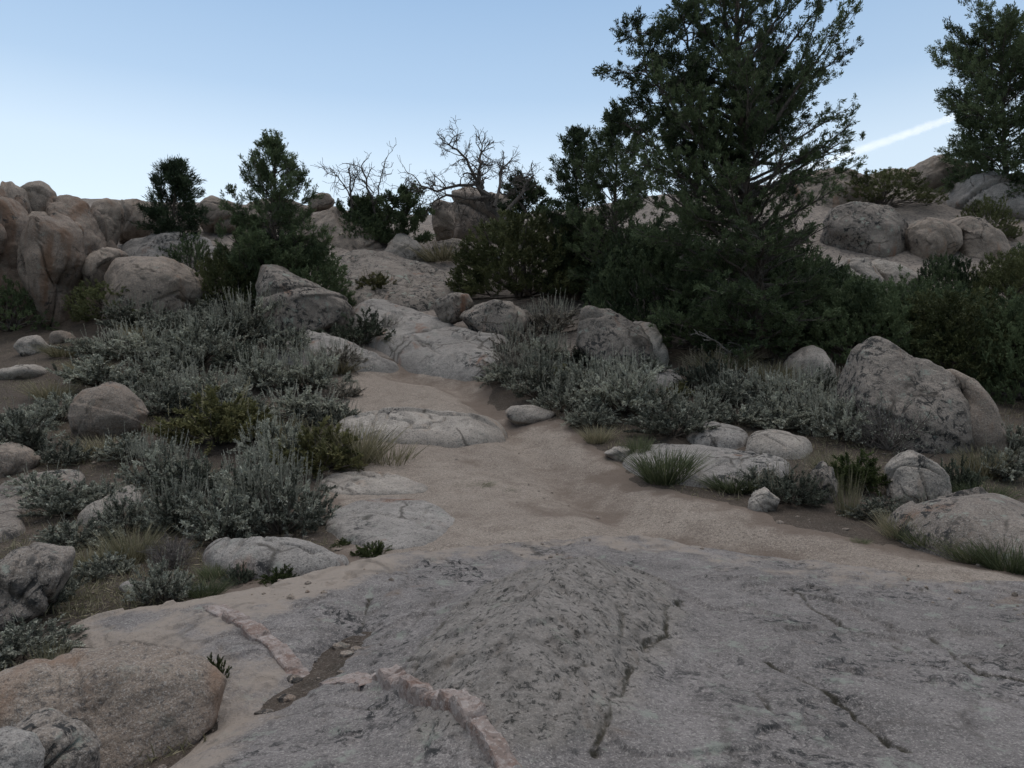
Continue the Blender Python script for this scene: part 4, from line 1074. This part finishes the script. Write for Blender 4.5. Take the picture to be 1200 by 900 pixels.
def conifer(name, cat, label, base, trunk, trunk_r, prof, seed, n_limb, h0=.08, sec=3.2, tpm=9, per=26, L=.10, Wd=.026, rise=lambda h: .25 + .6 * h, mat='juniper', group=None, bare=.0, spread=.55, limb_bare=.22, hexp=.95, ragged=.28):
    """trunk: points above the base, metres; prof(h, az): reach of the limbs at height h"""
    rng = np.random.default_rng(seed)
    tr, lm, fo = Acc(), Acc(), Acc()
    trunk = np.array(trunk, float); H = trunk[-1, 2]
    zz = np.linspace(0, H, 14); tk = np.stack([np.interp(zz, trunk[:, 2], trunk[:, 0]), np.interp(zz, trunk[:, 2], trunk[:, 1]), zz], 1)
    tk += rng.normal(0, .02, tk.shape) * np.array([1, 1, 0])
    rad = trunk_r * (1 - .93 * (zz / H)) * np.concatenate([[1.35, 1.1], np.ones(12)])
    tube(tr, tk, rad, 9, .5)
    def at(h): return np.array([np.interp(h * H, zz, tk[:, k]) for k in range(3)])
    for i in range(n_limb):
        h = h0 + (1 - h0) * ((i + rng.random()) / n_limb) ** hexp
        az = i * 2.399 + rng.normal(0, .4)
        reach = prof(h * H, az) * rng.uniform(1 - ragged, 1.1)
        b = at(h); rz = rise(h) + rng.normal(0, .13)
        d = np.array([math.cos(az), math.sin(az), rz]); pts = [b]; q = b; n = 7
        for k in range(1, n):
            d = d + np.array([rng.normal(0, .16), rng.normal(0, .16), rng.normal(.05, .12)]); q = q + d / max(math.hypot(d[0], d[1]), .75) * reach / (n - 1) * rng.uniform(.9, 1.1); pts.append(q)
        pts = np.array(pts); r0 = max(.008, min(.05, .012 + .018 * reach) * trunk_r / .17)
        tube(lm, pts, np.linspace(r0, .005, n), 5, rng.random())
        bl = bare * (2.0 if h < .42 else .12); deadlimb = rng.random() < bl
        ns = max(4, int(reach * sec * 2)); lt = rng.normal(.5, .15)
        for k in range(ns):
            s = limb_bare + (1 - limb_bare) * (k + rng.random()) / ns; f = s * (n - 1); i0 = min(int(f), n - 2)
            p = pts[i0] + (pts[i0 + 1] - pts[i0]) * (f - i0); t = norm(pts[i0 + 1] - pts[i0])
            side = rng.choice([-1, 1]) * rng.uniform(.4, 1.3)
            e = norm(t + side * np.array([-t[1], t[0], 0]) + np.array([0, 0, rng.normal(.22, .28)]))
            l2 = reach * .34 * (1.15 - .6 * s) * rng.uniform(.6, 1.25) + .06
            m = p + e * l2 * .5 + rng.normal(0, .03 * l2, 3); tip = p + e * l2 + np.array([0, 0, .10 * l2])
            tube(lm, [p, m, tip], [.009, .007, .004], 3, rng.random())
            if deadlimb or rng.random() < bl * .5:
                for j in range(3):
                    tube(lm, [m, m + norm(e + rng.normal(0, .6, 3)) * l2 * .6], [.006, .003], 3, rng.random())
                continue
            nt_ = max(2, int(l2 * tpm + rng.random()))
            u = rng.uniform(.25, 1.05, nt_)[:, None]
            B = p + (tip - p) * u + rng.normal(0, .05 + .05 * l2, (nt_, 3))
            D = e + rng.normal(0, .5, (nt_, 3)) + np.array([0, 0, .35])
            sprigs(fo, B, D, rng, per, L, Wd, spread, np.clip(lt + rng.normal(0, .15), 0, 1))
        nt_ = 4
        if not deadlimb: sprigs(fo, pts[-1] + rng.normal(0, .07, (nt_, 3)), d + rng.normal(0, .4, (nt_, 3)), rng, per, L, Wd, spread, lt)
    nt_ = 10
    sprigs(fo, at(1) + rng.normal(0, .08, (nt_, 3)), np.array([0, 0, 1]) + rng.normal(0, .4, (nt_, 3)), rng, per, L, Wd, spread, .5)
    root = empty(name, base); tag(root, label, cat, group)
    obj('trunk', tr.mesh('trunk', M['bark'], True), root)
    obj('limbs', lm.mesh('limbs', M['palewood' if bare > .09 else 'deadwood']), root)
    obj('crown', fo.mesh('crown', M[mat]), root)
    return root

def table(hs, ls, rs):
    """reach to the left and to the right over height"""
    def f(h, az):
        l, r = np.interp(h, hs, ls), np.interp(h, hs, rs); w = .5 + .5 * math.cos(az)
        m = l + (r - l) * w
        return m * (.80 + .2 * abs(math.cos(az)))
    return f

def foot(px, py, Y=None):
    if Y is None: x, Y = hit(px, py)
    else: x = (px - 600) * Y / F
    return np.array([x, Y, gz(x, Y) - .05]), Y / F
def ztop(py, Y, b): return CAMZ - (py - 450) * Y / F - b[2]

def px_tree(name, cat, label, px, py, top, halfw, seed, Y=None, dx=0, shape=None, n_limb=60, **k):
    top += .075 * (py - top)
    b, s = foot(px, py, Y); Yb = b[1]; H = ztop(top, Yb, b); r = halfw * s
    shape = shape or ([0, .12, .3, .6, .85, 1], [.55, .95, 1, .72, .36, .08])
    hs = np.array(shape[0]) * H; rr = np.array(shape[1]) * r * 1.12; n_limb = int(n_limb * 1.25)
    return conifer(name, cat, label, b, [(0, 0, 0), (dx * s * .5, 0, H * .5), (dx * s, 0, H)], .05 + .012 * H, table(hs, rr, rr), seed, n_limb, **k)

# the big juniper
b, s = foot(892, 418); Yb = b[1]
Hh = ztop(-62, Yb, b)
def zt(py): return ztop(py, Yb, b)
hs = [zt(y) for y in (415, 380, 330, 280, 230, 190, 150, 100, 50, 0, -40, -62)]
lf = np.array([70, 118, 138, 142, 136, 112, 104, 96, 74, 50, 30, 12]) * s
rg = np.array([60, 88, 96, 96, 118, 150, 142, 98, 74, 52, 30, 12]) * s
big = conifer('juniper_tree', 'tree', 'tallest dark juniper, its top cut off by the upper edge of the photo', b,
    [(0, 0, 0), (-8 * s, 0, zt(330)), (-20 * s, 0, zt(200)), (-27 * s, 0, zt(100)), (-30 * s, 0, Hh)], .21, table(hs, lf, rg), 101, 200,
    h0=.03, hexp=1.5, sec=3.3, tpm=8, per=36, L=.08, Wd=.019, rise=lambda h: -.12 + 1.0 * h, bare=.085, limb_bare=.24, ragged=.5)
# its second stem, leaning out to the left
for (pth, r0, sd, nl, prf) in (
    ([(872,262),(845,238),(812,190),(782,140),(758,95),(742,45)], .085, 102, 36, ([0,.2,.5,.75,1],[40,70,76,66,20])),
    ([(866,232),(842,170),(820,110),(802,60),(796,32)], .06, 105, 26, ([0,.2,.5,.8,1],[30,44,52,40,14])),
    ([(868,200),(890,150),(898,110),(900,55)], .05, 103, 22, ([0,.2,.5,.8,1],[40,60,52,36,10])),
    ([(872,280),(838,240),(800,205),(760,180),(724,150)], .06, 104, 20, ([0,.2,.5,.8,1],[40,48,46,40,14]))):
    # limbs grown along a leaning stem; kept as parts of the same tree
    rng = np.random.default_rng(sd); st_, fo = Acc(), Acc()
    P0 = np.array([P(x, y, Yb)for x, y in pth]) - b
    P0[:, 1] += np.linspace(0, -.5 if sd != 103 else .4, len(P0))
    t = np.linspace(0, 1, 12); tk = np.stack([np.interp(t, np.linspace(0, 1, len(P0)), P0[:, k]) for k in range(3)], 1)
    tk += rng.normal(0, .03, tk.shape)
    tube(st_, tk, np.linspace(r0, .012, 12), 7, .5)
    nl = int(nl * 1.45)
    for i in range(nl):
        f = .18 + .82 * (i + rng.random()) / nl; q = np.array([np.interp(f, t, tk[:, k]) for k in range(3)])
        az = i * 2.399; reach = np.interp(f, prf[0], prf[1]) * s * rng.uniform(.6, 1.1)
        d = norm(np.array([math.cos(az), math.sin(az), rng.normal(.35, .3)])); pts = [q]
        for k in range(4):
            d = norm(d + rng.normal(0, .2, 3) + np.array([0, 0, .08])); q = q + d * reach / 4; pts.append(q)
        pts = np.array(pts); tube(st_, pts, np.linspace(.02, .005, 5), 4, rng.random()); lt = rng.normal(.5, .15)
        for k in range(max(4, int(reach * 5))):
            g = rng.uniform(.35, 1) * 4; i0 = min(int(g), 3); p = pts[i0] + (pts[i0 + 1] - pts[i0]) * (g - i0)
            e = norm(d + rng.normal(0, .6, 3) + np.array([0, 0, .2])); l2 = rng.uniform(.15, .42)
            tube(st_, [p, p + e * l2], [.007, .003], 3, rng.random())
            u = rng.uniform(.4, 1.05, (4, 1)); sprigs(fo, p + e * l2 * u + rng.normal(0, .05, (4, 3)), e + rng.normal(0, .4, (4, 3)) + np.array([0, 0, .3]), rng, 30, .085, .020, .55, np.clip(lt + rng.normal(0, .12), 0, 1))
    obj('leaning_stem', st_.mesh('leaning_stem', M['deadwood'], True), big)
    obj('crown', fo.mesh('crown', M['juniper']), big)

GJ = 'junipers along the skyline'
px_tree('pine_tree', 'tree', 'small bushy pine standing alone on the left skyline rocks', 204, 278, 192, 28, 111, Y=24.5, mat='pine', ragged=.12, hexp=1.1, n_limb=50, L=.16, Wd=.022, per=30, tpm=8, sec=3, spread=.5, shape=([0,.15,.35,.6,.85,1],[.6,1,1,.86,.5,.1]), rise=lambda h: .1 + .9 * h)
px_tree('juniper_tree', 'tree', 'pointed juniper with open top rising from green shrubs left of centre', 322, 318, 160, 50, 112, Y=21.5, n_limb=84, hexp=1.3, tpm=9, per=32, L=.10, Wd=.022, shape=([0,.15,.35,.6,.85,1],[1.0,1.05,1,.70,.42,.12]), rise=lambda h: .2 + .8 * h, bare=.05)
px_tree('juniper_tree', 'tree', 'small dark juniper with bare tips right of the twin dead trees', 474, 280, 226, 27, 113, Y=28, n_limb=26, L=.13, Wd=.04, tpm=8, sec=3, group=GJ, shape=([0,.2,.5,.8,1],[.9,1,.9,.6,.2]))
px_tree('juniper_tree', 'tree', 'low dark juniper between the twin dead trees', 428, 272, 240, 26, 114, Y=28.5, n_limb=34, L=.13, Wd=.04, tpm=8, sec=3, group=GJ, shape=([0,.2,.5,.8,1],[.9,1,.9,.6,.2]))
px_tree('juniper_tree', 'tree', 'dull green juniper right behind the big dead tree', 613, 290, 212, 27, 115, Y=29, n_limb=32, L=.14, Wd=.045, tpm=9, sec=3, group=GJ, bare=.1, shape=([0,.2,.5,.8,1],[.8,1,1,.7,.25]))
px_tree('juniper_tree', 'tree', 'dense dark juniper with pointed top between the dead tree and the big juniper', 676, 320, 146, 38, 116, Y=22.5, n_limb=78, tpm=10, per=26, L=.10, Wd=.024, shape=([0,.15,.35,.6,.85,1],[.9,1,1,.85,.5,.12]))
px_tree('juniper_tree', 'tree', 'dark juniper tucked against the left side of the big juniper', 722, 330, 140, 52, 117, Y=21, n_limb=72, tpm=9, per=26, L=.10, Wd=.024, shape=([0,.15,.35,.6,.85,1],[.9,1,1,.8,.5,.2]), bare=.06)
px_tree('juniper_tree', 'tree', 'large dark juniper on the right skyline, cut off by the right edge', 1180, 222, 26, 72, 118, Y=29.5, dx=-8, n_limb=110, tpm=8, per=24, L=.13, Wd=.030, sec=2.6, shape=([0,.08,.2,.32,.5,.7,.88,1],[.55,.8,.78,.72,.92,.92,.62,.2]), rise=lambda h: .0 + .8 * h, bare=.04)

def mound_meshes(seed, mat, n=1500, per=28, L=.026, Wd=.009, lump=.28, tall=.62):
    """a dense shrub one metre across; trunk-less, of many upright sprays"""
    rng = np.random.default_rng(seed); wd, fo = Acc(), Acc()
    D = dome_dirs(n, rng, -.05, 1.0)
    rad = .5 * (1 + lump * fbm(D, 1.9, 3, seed)) * rng.uniform(.5, 1.04, n) ** .6
    Pt = D * rad[:, None] * np.array([1, 1, tall / .5]) ; Pt[:, 2] = np.maximum(Pt[:, 2], .01)
    tn = np.clip(.5 + .9 * fbm(D, 3.0, 3, seed + 4), 0, 1)
    sprigs(fo, Pt, D * .8 + np.array([0, 0, .7]) + rng.normal(0, .35, (n, 3)), rng, per, L, Wd, .5, tn)
    for k in range(46):
        p = Pt[rng.integers(n)] * rng.uniform(.9, 1.08); q = np.array([rng.normal(0, .04), rng.normal(0, .04), 0]); m = (p + q) / 2 + rng.normal(0, .04, 3)
        tube(wd, [q, m, p], [.012, .007, .0025], 4, rng.random())
    return [('branches', wd.mesh('shrub_branches', M['deadwood'])), ('foliage', fo.mesh('shrub_foliage', M[mat]))]
MD = [mound_meshes(201, 'juniper'), mound_meshes(202, 'junyel'), mound_meshes(203, 'juniper', lump=.5), mound_meshes(204, 'junyel', lump=.45, n=850), mound_meshes(205, 'juniper', n=700, lump=.6)]
GM = 'dense evergreen shrubs among the rocks'
def mound(v, px, py, w, h, label, Y=None): return place(MD[v], 'evergreen_shrub', 'shrub', label, GM, px, py, w * 1.15, h * 1.12, (1.0, .64), Y, .08)
mound(1,272,340,86,62,'yellow green shrub at the left foot of the pointed juniper',Y=20.8)
mound(0,352,334,112,74,'rounded dark green shrub at the right foot of the pointed juniper',Y=20.8)
mound(0,312,336,80,80,'tall green shrub directly below the pointed juniper',Y=21.4)
mound(4,14,394,92,60,'dark bush in shade at the left edge under the reddish column')
mound(3,138,382,96,44,'dark olive bush at the foot of the overhanging pillar')
mound(4,222,318,60,52,'dark shrub between the pine and the broad rounded boulder',Y=22.6)
mound(1,612,360,164,92,'low spreading yellow green juniper above the dark lichened boulder')
mound(0,692,352,96,84,'dark green shrub right of the low spreading juniper')
mound(2,760,400,130,110,'very dark bush behind the lichen spotted hump',Y=18.2)
mound(4,838,432,150,74,'dark twiggy skirt of shrub under the left of the big juniper',Y=16.6)
mound(2,945,420,130,86,'dark shrub in front of the foot of the big juniper on its right',Y=17.6)
mound(0,1010,448,140,92,'dark green bush behind the tallest boulder on its left',Y=15.8)
mound(1,1115,470,170,96,'broad dark olive thicket behind the tallest boulder',Y=15.2)
mound(2,1205,490,130,112,'dark thicket at the right edge of the photo beside the tall boulder',Y=14.2)
mound(0,1108,362,66,66,'upright dark shrub in front of the round boulder cluster',Y=20.5)
mound(1,1190,392,110,78,'dark thicket at the right edge below the wide bluish dome',Y=19.5)
mound(3,1156,292,60,46,'brownish green bush between the hill cluster and the wide bluish dome',Y=26)
mound(3,1034,246,106,40,'wide brownish green bush on the right skyline left of the domes',Y=28.8)
mound(0,1168,226,90,30,'dark shrub at the foot of the right hand skyline juniper',Y=29)
mound(4,1080,420,120,80,'dark bush filling the slope above the tallest boulder',Y=17.5)
mound(0,430,280,62,36,'bright green low shrub left of the small skyline juniper',Y=27.6)
mound(4,800,330,110,90,'shaded shrub among the lowest boughs of the big juniper',Y=20)
mound(4,925,335,80,80,'shaded shrub right of the trunk of the big juniper',Y=19.5)

mound(0,1060,440,120,72,'dark green bush right behind the peak of the tallest boulder',Y=16.4)
mound(2,880,360,130,90,'very dark bush around the trunk of the big juniper',Y=19)
mound(0,985,400,110,54,'dark bush below the pale split pair of slabs',Y=19.2)
mound(4,1160,440,120,64,'dark bush above the split slice and the smooth lobe',Y=17)
mound(2,1110,400,100,44,'dark bush between the upright dark shrub and the broad thicket',Y=18.8)
mound(0,1215,345,80,52,'dark bush at the right edge beneath the grey ledge',Y=22)
mound(1,690,305,70,50,'dull green bush between the skyline tower and the pointed dense juniper',Y=24)
mound(2,745,350,100,80,'dark bush between the low spreading juniper and the big juniper',Y=21)
# --- dead trees
def dead_tree(label, px, py, Y, limbs, r0, seed, depth=4, group=None, kink=.28, wood='deadwood'):
    rng = np.random.default_rng(seed)
    b, s = foot(px, py, Y); Yb = b[1]
    root = empty('dead_tree', b); tag(root, label, 'dead tree', group)
    tr, br = Acc(), Acc()
    def grow(p, d, L, r, dep):
        n = 5; pts = [p]; q = p
        for k in range(n - 1):
            d = norm(d + rng.normal(0, kink, 3) + np.array([0, 0, .01])); q = q + d * L / (n - 1); pts.append(q)
        tube(br, pts, np.linspace(r, max(r * .45, .007), n), 4 if dep else 3, rng.random())
        if dep == 0: return
        for k in range(rng.integers(3, 6)):
            i = rng.integers(1, n); grow(pts[i], norm(d + rng.normal(0, .62, 3)), L * rng.uniform(.45, .72), max(r * .5, .007), dep - 1)
    for path, r, lead in limbs:
        pts = np.array([P(x, y, Yb) for x, y in path]) - b
        pts[:, 1] += np.linspace(0, rng.normal(0, .8), len(pts))
        t = np.linspace(0, 1, 9); tk = np.stack([np.interp(t, np.linspace(0, 1, len(pts)), pts[:, k]) for k in range(3)], 1) + rng.normal(0, .03, (9, 3))
        tube(tr if lead else br, tk, np.linspace(r, r * .35, 9), 7, .5)
        for i in range(3 if lead else 2, 9):
            for k in range(2 if not lead else 1):
                d = norm(tk[min(i, 8)] - tk[i - 1] + rng.normal(0, .35, 3)); grow(tk[i], d, rng.uniform(.35, .8) * r0, max(r * .35, .012), depth - 2)
    obj('trunk', tr.mesh('dead_trunk', M[wood], True), root)
    obj('branches', br.mesh('dead_branches', M[wood]), root)
dead_tree('large bleached dead tree with wide crown of bare twigs on the skyline', 602, 292, 26.5,
    [([(606,297),(602,278),(590,258),(574,240),(566,222)], .27, True), ([(572,230),(556,215),(535,215),(510,222),(490,214)], .08, False), ([(566,222),(560,198),(562,180),(566,165)], .08, False),
     ([(560,212),(548,190),(535,178),(522,172)], .06, False), ([(580,240),(588,215),(585,195),(590,180)], .07, False), ([(590,250),(610,225),(620,205),(628,195)], .07, False), ([(575,232),(548,232),(520,228),(505,238)], .06, False), ([(592,262),(570,265),(552,272)], .05, False)], .92, 301, 4)
dead_tree('thin dead tree with bare curved limbs, left of a twin on the skyline', 412, 262, 28,
    [([(412,268),(412,240),(410,215),(408,200)], .06, True), ([(411,230),(402,215),(396,206)], .03, False), ([(411,225),(418,210),(422,200)], .03, False)], .9, 302, 3, 'twin dead trees on the skyline')
dead_tree('thin dead tree leaning left, right of a twin on the skyline', 446, 268, 28,
    [([(446,270),(440,245),(434,220),(428,200)], .06, True), ([(440,240),(450,220),(460,206)], .03, False), ([(448,262),(468,235),(478,212)], .035, False), ([(436,225),(425,210),(415,203)], .025, False)], .9, 303, 3, 'twin dead trees on the skyline')
# grey bare boughs that have fallen under the big juniper
dead_tree('tangle of bare grey boughs lying under the big juniper', 880, 420, 16.3,
    [([(895,405),(870,412),(840,410),(815,396)], .035, True), ([(880,412),(900,402),(915,395)], .025, False), ([(850,412),(830,402),(822,390)], .02, False)], .62, 304, 3, wood='palewood')

# ------------------------------------------------------------------ vapour trail, high and far away
def contrail():
    A, B = P(905, 212, 4200), P(1190, 112, 4200)
    A = A + (A - B) * .02; n = 40
    t = np.linspace(0, 1, n)[:, None]; pts = A + (B - A) * t
    w = np.interp(t[:, 0], [0, .1, .6, 1], [34, 44, 42, 36]) * (1 + .12 * fbm(np.concatenate([t * 14, t * 0, t * 0], 1), 1, 3, 3))
    a = Acc(); tube(a, pts, w, 16, .5)
    V = np.concatenate(a.V); k = len(V)
    caps = [list(range(0, 16)), list(range(k - 16, k))]
    n_ = NT('vapour'); n_.t.nodes.clear(); n_.o = n_.n('ShaderNodeOutputMaterial')
    tc = n_.n('ShaderNodeTexCoord')
    pv = n_.n('ShaderNodeVolumePrincipled'); pv.inputs['Color'].default_value = (.97, .98, 1, 1); pv.inputs['Anisotropy'].default_value = .45
    ax = (B - A) / np.linalg.norm(B - A)
    cx_ = n_.n('ShaderNodeVectorMath', operation='CROSS_PRODUCT'); n_.l(tc.outputs['Object'], cx_.inputs[0]); cx_.inputs[1].default_value = tuple(ax)
    ln = n_.n('ShaderNodeVectorMath', operation='LENGTH'); n_.l(cx_.outputs[0], ln.inputs[0])
    f = n_.math('ADD', n_.ramp(ln.outputs['Value'], 40, 4), n_.math('MULTIPLY', n_.math('SUBTRACT', n_.noise(tc.outputs['Object'], .022, 7, .7), .5), 1.5))
    n_.l(n_.ramp(f, .15, 1.0, .0, .011), pv.inputs['Density']); n_.l(pv.outputs[0], n_.o.inputs['Volume'])
    c = V.mean(0)
    me = bpy.data.meshes.new('contrail'); me.from_pydata([tuple(v) for v in (V - c)], [], [tuple(map(int, q)) for q in np.concatenate(a.Q)] + caps); me.materials.append(n_.m)
    bm = bmesh.new(); bm.from_mesh(me); bmesh.ops.recalc_face_normals(bm, faces=bm.faces); bm.to_mesh(me); bm.free()
    tag(obj('contrail_cloud', me, None, c), 'white vapour trail slanting across the sky between the two tall junipers', 'vapour trail', kind='stuff')
contrail()
